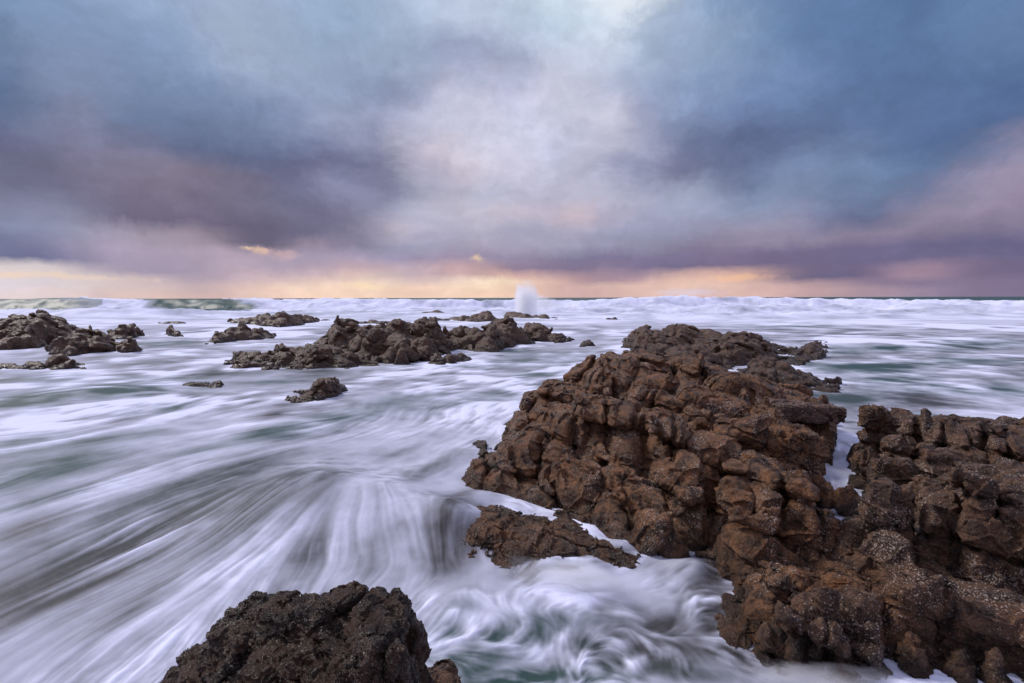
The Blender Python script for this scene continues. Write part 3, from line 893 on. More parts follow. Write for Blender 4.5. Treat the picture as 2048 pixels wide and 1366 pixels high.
slope_rock('shore_rock', HERO, ((-2.6, -.15), (1.2, 3.95), (-.1, 1.45)), .0125, [((.36, .30, .26), .09, .06, .10, .09, 'joint'), ((.14, .11, .12), .045, .022, .08, .09), ((.05, .045, .05), .014, .008, .02, .15)], 49, M_NEAR,
           'very dark craggy rock with rusty flecks nearest the viewer at the bottom edge', band=.13, amp=.03, fine=.008, fscale=20.0, R=rot(8, -14, 25))
boulder('boulder', 876, 1392, 3.3, (.14, .16, .16), 20, (0, 0), 53, M_GREY, 'small brown rock tucked against the right foot of the nearest craggy rock', vox=.014, r=.1)
GB = 'loose boulders on the rock ridge'
boulder('boulder', 1420, 828, 8.55, (.58, .40, .33), -16, (4, 14), 61, M_ROCK, 'long split boulder with rounded ends lying across the middle of the ridge', GB)
boulder('boulder', 1519, 858, 8.0, (.29, .30, .29), 10, (5, -8), 67, M_ROCK, 'squarish pale flecked boulder just right of the long split boulder', GB)
boulder('boulder', 1455, 800, 9.5, (.36, .38, .42), 5, (-8, 6), 71, M_ROCK, 'tall domed boulder standing behind the long split boulder', GB, r=.24)
boulder('boulder', 1580, 896, 7.5, (.30, .28, .32), -8, (8, 10), 73, M_ROCK, 'blunt dark boulder below the flat slab on the ridge', GB)
boulder('flat_slab', 1592, 816, 9.9, (.60, .70, .14), -8, (-4, 2), 79, rock_material('pinkish_slab_granite', (0.06, 0.035, 0.028), (0.17, 0.105, 0.085), (0.20, 0.10, 0.06), .6), 'flat topped reddish slab on the right shoulder of the ridge', r=.05)
boulder('boulder', 1322, 1066, 6.35, (.32, .28, .25), -14, (6, 16), 83, M_ROCK, 'smooth angular boulder at the waterline below the ridge', GB, r=.1)

# reef and rocks further out: outline, foot of the rock at the water, depth to the crest, depth behind it
far_rock('reef_platform', "1250,692 1256,674 1265,667 1280,657 1292,650 1305,657 1320,662 1338,659 1345,652 1362,650 1382,654 1400,661 1420,659 1445,664 1460,662 1485,665 1500,670 1520,674 1535,684 1550,697 1565,702 1590,699 1610,694 1622,686 1642,687 1650,710",
         "1250,697 1290,705 1340,715 1400,722 1450,730 1500,728 1560,728 1600,732 1650,712", 6, 3, 101, 'broad low platform of dark blocks behind the ridge, with an upright right end', rough=.5, fscale=3.0)
far_rock('dome_rock', "1338,716 1352,698 1375,693 1400,697 1420,706 1440,719 1458,735", "1336,742 1400,744 1460,742", 1.6, 1.2, 103, 'rounded layered rock between the ridge and the low platform behind it')
far_rock('reef_rock', "1478,747 1495,737 1510,724 1530,718 1555,720 1575,730 1590,743 1605,752 1620,754 1640,766 1672,780", "1476,758 1530,766 1580,773 1620,779 1674,784", 1.5, 1.2, 107, 'sloping dark rock with a stony tail in the water behind the flat slab')
far_rock('surf_rock', "-60,642 0,638 20,635 45,634 75,629 95,627 110,634 130,646 150,656 168,669", "-60,702 0,704 60,702 100,692 130,690 168,688", 3.2, 3, 109, 'big brown rock cut by the left edge of the picture', group=G_SURF)
far_rock('surf_rock', "97,708 110,692 125,682 150,670 175,655 195,653 210,669 222,682 236,702", "95,716 140,716 180,712 210,710 236,707", 1.5, 1.5, 113, 'steep brown rock with a twin hump next to the big one at the left edge')
far_rock('surf_rock', "212,674 225,660 245,651 262,647 272,656 284,669", "212,682 250,680 284,673", 1.8, 1.5, 127, 'pointed rock standing behind the twin humped rock on the left')
far_rock('surf_rock', "224,703 245,685 262,682 275,692 284,705", "224,709 255,710 286,708", .9, .8, 131, 'low jagged rock in front of the pointed rock on the left')
far_rock('surf_rock', "38,738 60,732 90,729 108,720 130,719 150,725 166,736", "36,742 90,741 130,739 168,741", .7, .6, 137, 'low rock with foam spilling over it below the big rock at the left edge')
far_rock('surf_rock', "-40,728 0,728 30,732 44,738", "-40,743 0,743 44,741", .6, .6, 139, 'flat dark rock at the left edge of the picture, lowest of its cluster')
far_rock('surf_rock', "324,647 335,643 352,642 369,646", "324,649 369,649", .9, .8, 149, 'small flat dark rock alone in white foam under the green breaker')
far_rock('surf_rock', "334,663 345,660 355,665 366,672", "334,667 350,672 367,674", .5, .5, 151, 'tiny pointed rock left of the jagged double rock')
far_rock('surf_rock', "458,642 478,638 500,635 512,636 516,630 535,629 550,631 556,626 567,622 585,628 605,630 625,636 639,642", "458,645 500,649 530,653 560,655 600,650 641,644", 3, 2.5, 157, 'long jagged rock with a raised middle, farthest of the left middle group', rough=.5)
far_rock('surf_rock', "639,641 660,640 678,642", "639,644 678,644", 1, .8, 163, 'thin sliver of rock trailing right from the farthest long jagged rock')
far_rock('surf_rock', "419,690 428,674 432,664 445,662 460,657 470,659 485,648 495,656 510,659 520,657 535,666 547,673", "419,692 440,688 470,684 500,682 530,678 549,675", 1.8, 1.2, 167, 'jagged dark rock with a spiky top left of the big middle rock', rough=.55)
far_rock('surf_rock', "457,732 470,711 482,706 500,708 530,706 548,703 555,693 575,695 590,699 620,693 650,693 680,698 700,707 730,717 753,727", "456,736 500,738 560,739 620,736 680,734 754,730", 2.0, 1.4, 173, 'long low shelf in front of the big middle rock', rough=.5, fscale=2)
far_rock('surf_rock', "617,697 635,683 655,675 665,658 675,643 700,641 722,648 735,653 755,655 770,658 785,648 800,643 815,649 835,643 850,640 868,644 876,658 885,670 900,682 912,700", "617,706 650,713 700,720 740,723 800,725 855,722 880,713 914,703", 5, 2.5, 179,
         'biggest rock of the middle distance, broad with two tops', vox=.05, rough=.55, fscale=3)
far_rock('surf_rock', "857,725 862,714 875,710 895,706 910,710 925,713 939,718", "857,728 890,729 915,725 941,720", 1, .8, 181, 'small low rock at the right foot of the biggest middle rock')
far_rock('surf_rock', "884,690 890,671 905,663 925,658 950,655 975,659 985,655 1000,663 1020,671 1040,678 1063,685", "884,696 930,701 980,703 1005,697 1030,690 1065,687", 2.6, 2, 191, 'low lumpy rock right of the biggest middle rock', rough=.5, fscale=2)
far_rock('surf_rock', "979,662 984,645 1000,643 1015,640 1025,645 1040,657 1055,669 1065,681", "979,686 1020,688 1066,686", 1.8, 1.5, 193, 'humped rock rising behind the right end of the low lumpy rock')
far_rock('surf_rock', "1047,670 1052,648 1062,645 1080,650 1095,660 1110,669 1125,671 1138,679", "1047,677 1080,682 1110,684 1139,681", 1.6, 1.2, 197, 'smooth rock like a shark fin at the right end of the middle rocks')
far_rock('surf_rock', "842,627 855,624 870,621 885,624 896,627", "842,630 896,630", 1.6, 1.2, 199, 'small dark rock farthest out, left of the burst of spray')
far_rock('surf_rock', "862,641 870,635 885,634 894,638", "862,643 896,643", 1.2, 1, 211, 'low stone at the left end of the row of rocks under the spray')
far_rock('surf_rock', "892,640 910,635 925,632 945,629 957,630 961,620 970,619 980,624 986,630 1003,638", "892,642 950,644 1004,644", 2.2, 1.5, 223, 'rugged rock with a single knob on top, just left of the spray burst', rough=.5)
far_rock('surf_rock', "1003,635 1010,628 1025,624 1045,626 1060,631 1075,632 1090,630 1105,635 1116,638", "1003,637 1060,639 1117,640", 2.2, 1.5, 227, 'dark rock hit by the breaking wave under the burst of spray')
far_rock('surf_rock', "717,645 740,642 760,641 779,645", "717,648 779,648", 1.3, 1, 229, 'low rock peeping out behind the biggest middle rock')
far_rock('lone_rock', "577,799 590,787 605,780 618,774 632,767 645,759 660,756 675,762 689,776", "575,804 620,807 650,801 691,789", .8, .7, 233, 'lone dark rock with one deep crack, in the streaming foam left of centre', mat=M_GREY, vox=.022)
far_rock('drowned_rock', "372,768 395,765 420,766 440,769", "372,772 440,772", .5, .4, 239, 'barely showing rock left of the lone cracked rock, blurred by the water over it', mat=M_GREY)
far_rock('surf_rock', "1158,687 1166,684 1177,688", "1158,690 1178,690", .5, .4, 251, 'tiny dark stone in open water right of the shark fin rock')
far_rock('surf_rock', "1556,618 1570,614 1588,615 1606,619", "1555,621 1608,621", 2, 1.6, 257, 'low dark rock in the white water near the horizon on the right')
far_rock('surf_rock', "1213,637 1225,635 1241,638", "1213,640 1242,640", 1, .8, 263, 'thin dark rock awash beyond the low platform, near the centre')
far_rock('drowned_rock', "946,893 955,885 970,883 983,891", "944,901 985,899", .3, .25, 269, 'small round stone with water pouring around it at the left foot of the ridge', mat=M_GREY)


# ------------------------------------------------------------------ sea
FLOW = """
0,640,10,0;500,640,10,0;1024,640,10,0;1500,640,10,0;2048,640,10,0;1024,605,10,0;200,605,10,0;1800,605,10,0
60,700,10,-1;0,800,10,-1;200,830,10,-1.2;400,800,10,-1;100,950,10,-2.4;0,1000,10,-3;300,950,10,-3.4;0,1150,10,-4;0,1300,10,-5.5;200,1250,10,-6.2;300,1100,10,-4.6
-200,1000,10,-3;-200,1300,10,-5;-300,800,10,-1;450,1000,10,-4;600,1000,10,-6;500,1130,10,-9;400,1300,10,-11;250,1366,10,-8;600,1150,7,-10;700,1070,4,-10;780,1120,1,-10;850,1120,-2,-10;930,1120,-4,-10;650,1200,6,-10;760,1200,1,-10
830,1040,-5,-8;640,930,10,-3;800,880,10,-4;900,850,10,-7;700,850,10,-3;550,870,10,-1.6;900,780,10,-1.6;1000,750,10,-1;1100,700,10,-.5;860,940,5,-10;900,1000,9,-8;940,1030,9,-6;980,990,10,0;1050,1020,10,4;1200,1070,10,4
300,740,10,-1;450,740,10,-1;600,720,10,-.5;700,760,10,-1;200,690,10,-1;350,690,10,-1.2
870,1200,10,-4;1000,1180,10,-4;1150,1200,10,-1;1280,1170,10,-5;1350,1130,7,-10;1390,1200,3,-10;1400,1290,7,9;1300,1320,10,4;1100,1300,9,-5;950,1290,6,-8;900,1340,6,5;1000,1350,10,-4;1470,1330,10,6;1600,1350,10,1;1450,1150,5,-10;1480,1230,4,10
1800,700,10,.3;1900,780,10,.8;1750,800,10,1.2;2000,830,10,.8;1700,730,10,.6;2048,700,10,0;1690,950,1,10;1150,780,10,-2
"""
# broad clear-water patches: px,py, half width, half height, tilt deg, strength, tint (0 green 1 grey)
CLEAR = """
170,788,230,13,-5,.55,0;300,812,120,8,-4,.4,0;520,765,90,7,-3,.4,.3;560,870,75,11,-8,.75,0;690,835,90,10,-10,.35,0;60,945,150,22,-14,.62,0;90,1000,110,10,-16,.4,.3
420,965,190,24,-17,.7,.5;520,1000,120,16,-20,.5,.9;260,1110,170,18,-22,.45,1;330,1040,240,38,-20,.72,.9;120,1160,220,46,-22,.66,1;520,1030,130,28,-26,.55,.8;640,1010,90,20,-30,.5,.9;60,1060,90,22,-18,.35,1;250,1230,120,20,-35,.3,1;620,1110,50,26,-50,.35,.9;740,1130,40,30,-70,.25,.9
900,1105,46,50,60,.75,1;930,1000,70,16,-25,.45,1;860,950,60,14,-30,.38,.8;980,960,40,12,0,.5,1;800,905,60,8,-20,.3,.5
1020,1270,130,26,-20,.6,.15;960,1320,80,28,-30,.6,.1;1080,1345,180,22,0,.72,.1;1190,1290,80,26,30,.45,.5;1340,1265,120,50,10,.85,1;1420,1200,60,60,60,.6,1;1450,1110,40,36,60,.62,1;1350,1330,120,20,10,.55,.6;900,1250,50,20,-40,.3,0;1130,1240,70,10,-10,.3,.2;1480,1300,50,40,60,.4,1
1720,738,90,9,3,.7,0;1800,768,80,8,3,.75,0;1900,725,90,6,0,.3,0;1870,835,60,6,3,.3,0;1700,795,50,10,0,.5,.4;1980,780,80,7,0,.35,0;1750,700,120,5,0,.3,0;1960,690,100,5,0,.3,0;1600,652,90,2.5,0,.35,0
820,715,100,6,-3,.35,.2;1080,715,80,6,-3,.3,.1;930,735,100,5,-4,.3,.2;1000,700,60,4,0,.35,.2;560,738,120,8,0,.6,.8;470,742,60,7,0,.5,.8;350,690,70,5,-3,.35,.1;270,760,80,5,-3,.35,.2;400,662,60,3,0,.3,.2
100,760,90,6,-4,.35,.2;620,790,60,10,0,.3,.9;560,822,40,10,-20,.4,1;760,810,90,10,-12,.3,.1;950,800,90,10,-10,.25,.1;1100,740,60,8,-10,.25,.1;200,880,120,9,-9,.35,.1;400,900,80,7,-10,.3,.2;40,880,80,9,-9,.35,.1
"""
# heaps and hollows of the moving water: px,py, z, radius in metres
HEAP = """
690,965,.24,.85;790,990,.26,.7;600,950,.16,.9;880,1015,.26,.5;930,1040,.17,.4;860,935,.12,.6;930,900,.14,.5;520,1010,.12,.9;960,985,.16,.35
1000,1200,.05,.5;1300,1290,-.08,.5;1100,1330,-.06,.5;1390,1120,.14,.22;900,1200,.05,.3;350,1050,-.10,1.0;150,1180,-.08,1.0;700,1250,.04,.4;1040,1008,.09,.3;1110,1030,.09,.26;1180,1058,.10,.24;1240,1085,.09,.2;1000,1080,.10,.35;1090,1112,.08,.3;1190,1115,.09,.25
180,775,.16,1.6;560,860,.10,.9;1800,760,.10,1.5;1720,735,.10,1.5
"""


def parse(t):
    return [tuple(float(v) for v in it.split(',')) for it in t.replace('\n', ';').split(';') if it.strip()]


def build_sea():
    c = 0.0024
    A0 = math.radians(63)
    nv = int(2 * A0 / c)
    u0, u1 = math.log(1.9), math.log(420)
    nu = int((u1 - u0) / c)
    U_ = (u0 + c * np.arange(nu)).astype(np.float32)
    V_ = (-A0 + c * np.arange(nv)).astype(np.float32)
    rng = np.random.default_rng(7)

    def uv(px, py, z=0):
        p = at_z(px, py, z)
        return math.log(math.hypot(p[0], p[1])), math.atan2(p[0], p[1])
    # flow on a coarse grid, interpolated from hand placed directions
    cs = 16
    cu, cv = np.meshgrid(U_[::cs], V_[::cs], indexing='ij')
    num = np.zeros(cu.shape + (2,))
    den = np.zeros(cu.shape)
    for px, py, dx, dy in parse(FLOW):
        if py < 612:
            py = 612
        a = uv(px, py)
        k = 0.35 / math.hypot(dx, dy)
        b = uv(px + dx * k, py + dy * k * min(1, (py - 598) / 60))
        d = np.array([b[0] - a[0], b[1] - a[1]])
        d /= np.linalg.norm(d)
        w = 1 / ((cu - a[0]) ** 2 * 1.2 + (cv - a[1]) ** 2 + 0.0012) ** 1.6
        num += w[..., None] * d
        den += w
    fl = num / den[..., None]
    P3 = np.stack([cu.ravel() * 3.2, cv.ravel() * 3.2, np.zeros(cu.size)], 1).astype(np.float32)
    # eddies: rotate the flow by a smooth random angle, strongest in the churned pool
    sw = vnoise(P3, 2.4, 90, 4, 0.7)[:, 0].reshape(cu.shape)
    pool = np.zeros(cu.shape)
    for px, py, ru, rv, s in ((1080, 1270, .22, .26, 1.5), (1420, 1220, .2, .12, 1.3), (760, 990, .06, .10, 1.2), (950, 1010, .1, .08, .6), (1300, 640, 3, 3, 0)):
        a = uv(px, py)
        pool += s * np.exp(-((cu - a[0]) / ru) ** 2 - ((cv - a[1]) / rv) ** 2)
    mid = sstep(math.log(9), math.log(16), cu) * 0.45
    sw2 = vnoise(P3, 7.0, 95, 2, 0.6)[:, 0].reshape(cu.shape)
    ang = sw * (0.26 + mid + pool) + sw2 * 0.12
    ca, sa = np.cos(ang), np.sin(ang)
    fl = np.stack([fl[..., 0] * ca - fl[..., 1] * sa, fl[..., 0] * sa + fl[..., 1] * ca], -1)
    fl /= np.linalg.norm(fl, axis=2)[..., None] + 1e-9

    def upsample(g, a=None, b=None):
        """bilinear blow-up of a coarse array to the full grid"""
        a = np.linspace(0, g.shape[0] - 1.001, nu) if a is None else a
        b = np.linspace(0, g.shape[1] - 1.001, nv) if b is None else b
        i, j = np.floor(a).astype(int), np.floor(b).astype(int)
        fa, fb = (a - i)[:, None].astype(np.float32), (b - j)[None, :].astype(np.float32)
        g = g.astype(np.float32)
        return (g[i][:, j] * (1 - fa) + g[i + 1][:, j] * fa) * (1 - fb) + (g[i][:, j + 1] * (1 - fa) + g[i + 1][:, j + 1] * fa) * fb
    ai = np.minimum(np.arange(nu) / cs, cu.shape[0] - 1.001)
    bi = np.minimum(np.arange(nv) / cs, cu.shape[1] - 1.001)
    FU, FV = upsample(fl[..., 0], ai, bi), upsample(fl[..., 1], ai, bi)
    UU, VV = np.meshgrid(U_, V_, indexing='ij')
    r = np.exp(UU)
    speed = (1.5 - 1.0 * sstep(2.3, 3.4, UU)) * (1 - 0.45 * np.clip(upsample(pool, ai, bi), 0, 1))
    II, JJ = np.meshgrid(np.arange(nu, dtype=np.float32), np.arange(nv, dtype=np.float32), indexing='ij')

    def samp(Ts, DU, DV):
        x = np.clip(II + DU, 0, nu - 1.001)
        y = np.clip(JJ + DV, 0, nv - 1.001)
        i, j = x.astype(np.int32), y.astype(np.int32)
        fx, fy = x - i, y - j
        k = i * nv + j
        w00, w10, w01, w11 = (1 - fx) * (1 - fy), fx * (1 - fy), (1 - fx) * fy, fx * fy
        out = []
        for T in Ts:
            T = T.ravel()
            out.append(T[k] * w00 + T[k + nv] * w10 + T[k + 1] * w01 + T[k + nv + 1] * w11)
        return out
    L = []
    for s in (1.0, 2.5, 7.0, 20.0, 55.0):
        g = rng.standard_normal((int(nu / s) + 3, int(nv / s) + 3))
        L.append(upsample(g))
    DU, DV = FU * speed, FV * speed
    for k in range(6):
        o = samp(L + [DU, DV], DU, DV)
        L = [0.5 * (a + b) for a, b in zip(L, o[:5])]
        DU, DV = DU + o[5], DV + o[6]
        if k == 3:
            SH = [a.copy() for a in L]
    longw = np.zeros(cu.shape)
    for px, py, ru, rv, s in ((100, 1150, .5, .5, 1.2), (550, 1100, .35, .35, 1.2), (750, 1120, .2, .25, .9), (1000, 1150, .15, .2, .4), (300, 900, .25, .5, .8)):
        a = uv(px, py)
        longw = np.maximum(longw, s * np.exp(-((cu - a[0]) / ru) ** 2 - ((cv - a[1]) / rv) ** 2))
    lw = upsample(np.clip(longw, 0, 1), ai, bi)
    L = [lw * (a - a.mean()) / a.std() + (1 - lw) * (b - b.mean()) / b.std() for a, b in zip(L, SH)]
    # streaks come and go: their contrast follows broad patches
    gate = np.clip(0.8 + 0.5 * L[4] + 0.35 * L[3], 0.12, 1.8)
    print('streaks', time.time() - T0)
    ws = []
    far = sstep(math.log(8), math.log(30), UU)
    ws = [0.38 * (1 - far), 0.58 - 0.38 * far, 0.62 - 0.1 * far, 0.30 + 0.35 * far, 0.28 + 0.40 * far]
    pl = np.clip(upsample(pool, ai, bi), 0, 1)
    ws[0] = ws[0] * (1 - 0.75 * pl)
    ws[1] = ws[1] * (1 - 0.45 * pl)
    ws[3] = ws[3] + 0.15 * pl
    crest = np.zeros(cu.shape)
    for px, py, ru, rv, s in ((720, 975, .07, .12, 1), (860, 1030, .06, .06, 1), (930, 1060, .07, .05, 1), (1000, 1000, .05, .06, .8), (640, 940, .05, .1, .7)):
        a = uv(px, py)
        crest = np.maximum(crest, s * np.exp(-((cu - a[0]) / ru) ** 2 - ((cv - a[1]) / rv) ** 2))
    crest = upsample(crest, ai, bi)
    S = sum(w * a for w, a in zip(ws, L)) * gate
    # foam cover
    clear = np.zeros(UU.shape, np.float32)
    tint = np.full(UU.shape, 0.25, np.float32)
    tw = np.full(UU.shape, 0.25, np.float32)
    jit = 0.5 * L[3] + 0.35 * L[4] + 0.25 * L[2]
    for px, py, rx, ry, an, st, ti in parse(CLEAR):
        a = uv(px, py)
        hor = 597.0
        k = 1024.0
        sv = rx / k * math.cos(a[1]) ** 1.0
        su = ry / max(py - hor, 4)
        # the patch's axis runs the way it is seen from the shore: project its end points
        e = uv(px + rx * math.cos(math.radians(an)) * .5, py + rx * math.sin(math.radians(an)) * .5)
        du, dv = (e[0] - a[0]) * 2, (e[1] - a[1]) * 2
        n1 = math.hypot(du, dv)
        f = uv(px - ry * math.sin(math.radians(an)) * .5, py + ry * math.cos(math.radians(an)) * .5)
        eu, ev = (f[0] - a[0]) * 2, (f[1] - a[1]) * 2
        det = du * ev - dv * eu
        i0, i1 = np.searchsorted(U_, a[0] - 2.2 * (abs(du) + abs(eu))), np.searchsorted(U_, a[0] + 2.2 * (abs(du) + abs(eu)))
        j0, j1 = np.searchsorted(V_, a[1] - 2.2 * (abs(dv) + abs(ev))), np.searchsorted(V_, a[1] + 2.2 * (abs(dv) + abs(ev)))
        sl = (slice(i0, i1), slice(j0, j1))
        x, y = UU[sl] - a[0], VV[sl] - a[1]
        p = (x * ev - y * eu) / det
        q = (y * du - x * dv) / det
        g = np.exp(-(p * p + q * q) * 0.9 + 0.25 * jit[sl] - 0.1)
        g = np.clip(g, 0, 1.15)
        clear[sl] = np.maximum(clear[sl], st * g) + 0.25 * np.minimum(clear[sl], st * g)
        tint[sl] += ti * g * 3
        tw[sl] += g * 3
    tint = tint / tw
    near = 1 - sstep(math.log(14), math.log(24), UU)
    base = 0.70 - 0.06 * near
    rightsea = sstep(0.28, 0.5, VV) * sstep(math.log(11), math.log(14), UU) * (1 - sstep(math.log(48), math.log(62), UU))
    midsea = (1 - rightsea) * sstep(math.log(14), math.log(18), UU) * (1 - sstep(math.log(50), math.log(75), UU))
    base = base - 0.18 * rightsea - 0.10 * midsea
    mids = sstep(math.log(9), math.log(16), UU)
    tb = vnoise(np.stack([(VV * r)[::2, ::2].ravel() * 0.7, (np.cos(VV) * r)[::2, ::2].ravel(), np.zeros(VV[::2, ::2].size)], 1).astype(np.float32), 0.55, 61, 5, 0.62)
    tb = tb.reshape(VV[::2, ::2].shape + (3,))
    tq = upsample(0.6 * tb[..., 0] - 0.9 * np.abs(tb[..., 1]) + 0.35)
    tf = vnoise(np.stack([(VV * r)[::2, ::2].ravel(), (np.cos(VV) * r)[::2, ::2].ravel(), np.zeros(VV[::2, ::2].size)], 1).astype(np.float32), 2.6, 67, 4, 0.65).reshape(VV[::2, ::2].shape + (3,))
    tf = upsample(0.5 * tf[..., 0] - 1.0 * np.abs(tf[..., 1]) + 0.35)
    S = S * (1 - 0.45 * crest) * (1 - 0.35 * rightsea)
    midt = mids * (1 - sstep(math.log(50), math.log(70), UU))
    body = base - clear * (1.08 + 0.22 * near)
    body = 0.10 + 0.09 * np.logaddexp(0, (body - 0.10) / 0.09)
    S = S * np.maximum(1, np.clip(clear * 1.1, 0, 1.3) / gate * 0.9 * (gate < 0.9) + (gate >= 0.9))
    foam = body + tq * (0.05 + 0.24 * midt + 0.10 * rightsea) + tf * (0.30 * crest + 0.07 * (1 - mids) + 0.10 * rightsea) + 0.06 * crest + S * (0.15 + 0.09 * mids + 0.07 * np.clip(clear, 0, 1) + 0.05 * rightsea)
    # ---------------------------------------------------------------- mesh rows and columns
    rows = [1.9]
    while rows[-1] < 420:
        q = rows[-1]
        d = max(0.0015, min(0.0052, 0.00055 * q))
        rows.append(q * math.exp(d))
    rows = np.array(rows[:-1])
    cols = list(np.radians(np.arange(-48, 48, 0.12)))
    cols = [math.radians(a) for a in np.arange(-62.5, -48, 0.5)] + cols + [math.radians(a) for a in np.arange(48, 62.5, 0.5)]
    cols = np.array(cols)

    def pick(Aa):
        a = np.clip((np.log(rows) - u0) / c, 0, nu - 1.001)
        b = np.clip((cols + A0) / c, 0, nv - 1.001)
        return upsample(Aa, a, b)
    fo, st, ti, lo = pick(foam), pick(S), pick(tint), pick(L[4])
    l2 = pick(0.6 * L[3] + 0.5 * L[2])
    RR, AA = np.meshgrid(rows, cols, indexing='ij')
    X, Y = RR * np.sin(AA), RR * np.cos(AA)
    T = np.tan(AA)                                  # x/y
    PX = 1024 + 1024 * T                            # bearing expressed in photo columns
    Z = np.zeros(RR.shape)
    for px, py, z, rad in parse(HEAP):
        p = at_z(px, py, z)
        Z += z * np.exp(-((X - p[0]) ** 2 + (Y - p[1]) ** 2) / rad ** 2)
    Pn = np.stack([X.ravel() * 0.5, Y.ravel(), np.zeros(X.size)], 1).astype(np.float32)
    n1 = vnoise(Pn, 0.45, 41, 3, 0.5).reshape(X.shape + (3,))
    n2 = vnoise(Pn, 0.09, 47, 4, 0.55).reshape(X.shape + (3,))
    nearw = 1 - sstep(8, 30, RR)
    Z += 0.035 * n1[..., 0] * (0.4 + 0.6 * sstep(3, 9, RR)) + 0.16 * n2[..., 0] * sstep(14, 45, RR)
    Z += (0.006 * st * nearw + 0.010 * l2 * sstep(3, 8, RR) + 0.02 * lo * sstep(12, 30, RR)) * (0.35 + 0.65 * np.clip(fo, 0, 1))
    # breakers: three lines of swell, the outer one rolling in near the horizon
    bend = 6 * n2[..., 1] + 5 * np.sin(T * 3)
    D1 = Y - (150 + bend)
    hc = np.interp(PX, [-800, 0, 60, 110, 200, 300, 420, 500, 620, 700, 800, 900, 1000, 1130, 1250, 1330, 1400, 1480, 1600, 1750, 1900, 2048, 2900],
                   [2.6, 2.75, 2.8, 3.15, 3.1, 2.9, 2.95, 2.8, 2.7, 2.9, 2.7, 2.4, 2.3, 2.2, 2.7, 3.25, 3.1, 3.2, 2.5, 2.1, 1.9, 1.8, 1.8])
    prof = np.where(D1 < 0, np.exp(-(D1 / 6.5) ** 2), np.exp(-(D1 / 16) ** 2))
    n3 = vnoise(np.stack([X.ravel() * 0.6, Y.ravel() * 0.8, Z.ravel() * 2], 1).astype(np.float32), 0.38, 53, 4, 0.6).reshape(X.shape + (3,))
    z1_ = hc * prof
    white = np.interp(PX + 26 * n3[..., 0] + 9 * (z1_ - 1.5), [0, 60, 110, 150, 200, 212, 235, 290, 310, 340, 480, 510, 560], [0, 0, 0, .1, .25, .9, 1, .9, .3, 0, 0, .8, 1])
    lip = sstep(-4.5, 1.5, D1)
    z1 = z1_
    z2 = 1.1 * np.exp(-((Y - (98 + 1.2 * bend)) / 6) ** 2) * np.interp(PX, [-900, 0, 300, 500, 900, 1200, 2100], [1, 1, .9, .5, .3, .9, 1.1])
    z3 = 0.75 * np.exp(-((Y - (72 - bend)) / 4.5) ** 2) * np.interp(PX, [-900, 0, 600, 1150, 1250, 2100], [.2, .3, .2, .3, .8, .7])
    z4 = 2.0 * np.exp(-((Y - (210 + 2 * bend)) / 14) ** 2) * (0.7 + 0.4 * n2[..., 2])
    Z += z1 + z2 + z3 + z4
    zone = np.exp(-((Y - 125) / 55) ** 4)
    churn = zone * np.clip(white + (D1 < -8) * 1.0, 0, 1)
    Z += churn * 0.42 * n3[..., 0] * sstep(60, 100, Y)
    # foam of the breaker zone
    face = np.clip(white * (0.95 + 0.3 * n3[..., 1]) + 0.85 * sstep(-0.4, 1.8, D1) * np.exp(-(D1 / 5) ** 2) * (white > 0.05), 0, 1)
    inner = sstep(50, 66, Y)
    ws_ = np.interp(PX, [0, 480, 570], [-32, -27, -11])
    wv = sstep(ws_ - 4, ws_, D1 + 3 * n3[..., 0])
    fbreak = (0.86 + 0.20 * n3[..., 1] - 0.10 * np.abs(n2[..., 2])) * (1 - wv) + face * wv
    fbreak = fbreak - 0.35 * wv * (face < 0.08)
    foamv = fo * (1 - inner) + fbreak * inner
    calm = sstep(8, 20, D1)
    foamv = foamv * (1 - calm) + calm * (-0.1 + 0.5 * np.clip(n2[..., 2] - 0.25, 0, 1))
    tiv = ti * (1 - inner)
    # where the sea meets the rocks: white rim, and thin see-through water over drowned shelves
    op = np.ones(X.shape)
    sel = (RR < 75)
    hr = np.full(X.shape, -9.0)
    for H, (xa, xb, ya, yb) in ROCKS:
        m = sel & (X > xa - .8) & (X < xb + .8) & (Y > ya - .8) & (Y < yb + .8)
        if m.any():
            hr[m] = np.maximum(hr[m], H(X[m], Y[m]))
    depth = Z - hr
    rim = np.exp(-np.clip(depth, 0, 3) / (0.10 + 0.012 * RR)) * (depth > -0.6)
    foamv = np.clip(foamv, -0.2, 1.1) + rim * 0.42 * (0.7 + 0.5 * st * 0.5)
    veil = np.zeros(X.shape)
    for px, py, rad, s in parse(VEIL):
        p = at_z(px, py, 0.05)
        veil = np.maximum(veil, s * np.exp(-((X - p[0]) ** 2 + (Y - p[1]) ** 2) / rad ** 2))
    thin = np.exp(-np.clip(depth + 0.02, 0, 2) / 0.32)
    op = 1 - np.clip(veil * thin * (1.0 - 0.30 * st), 0, 0.96)
    foamv = foamv + veil * 0.1
    # ---------------------------------------------------------------- coarse remainder: far ocean, behind the viewer
    verts = np.stack([X, Y, Z], -1).reshape(-1, 3)
    nr, nc = X.shape
    idx = np.arange(nr * nc).reshape(nr, nc)
    quads = np.stack([idx[:-1, :-1], idx[:-1, 1:], idx[1:, 1:], idx[1:, :-1]], -1).reshape(-1, 4)[:, ::-1]
    quads = quads[:, ::-1]
    foams, tints, ops = [foamv.ravel()], [tiv.ravel()], [op.ravel()]
    off = nr * nc

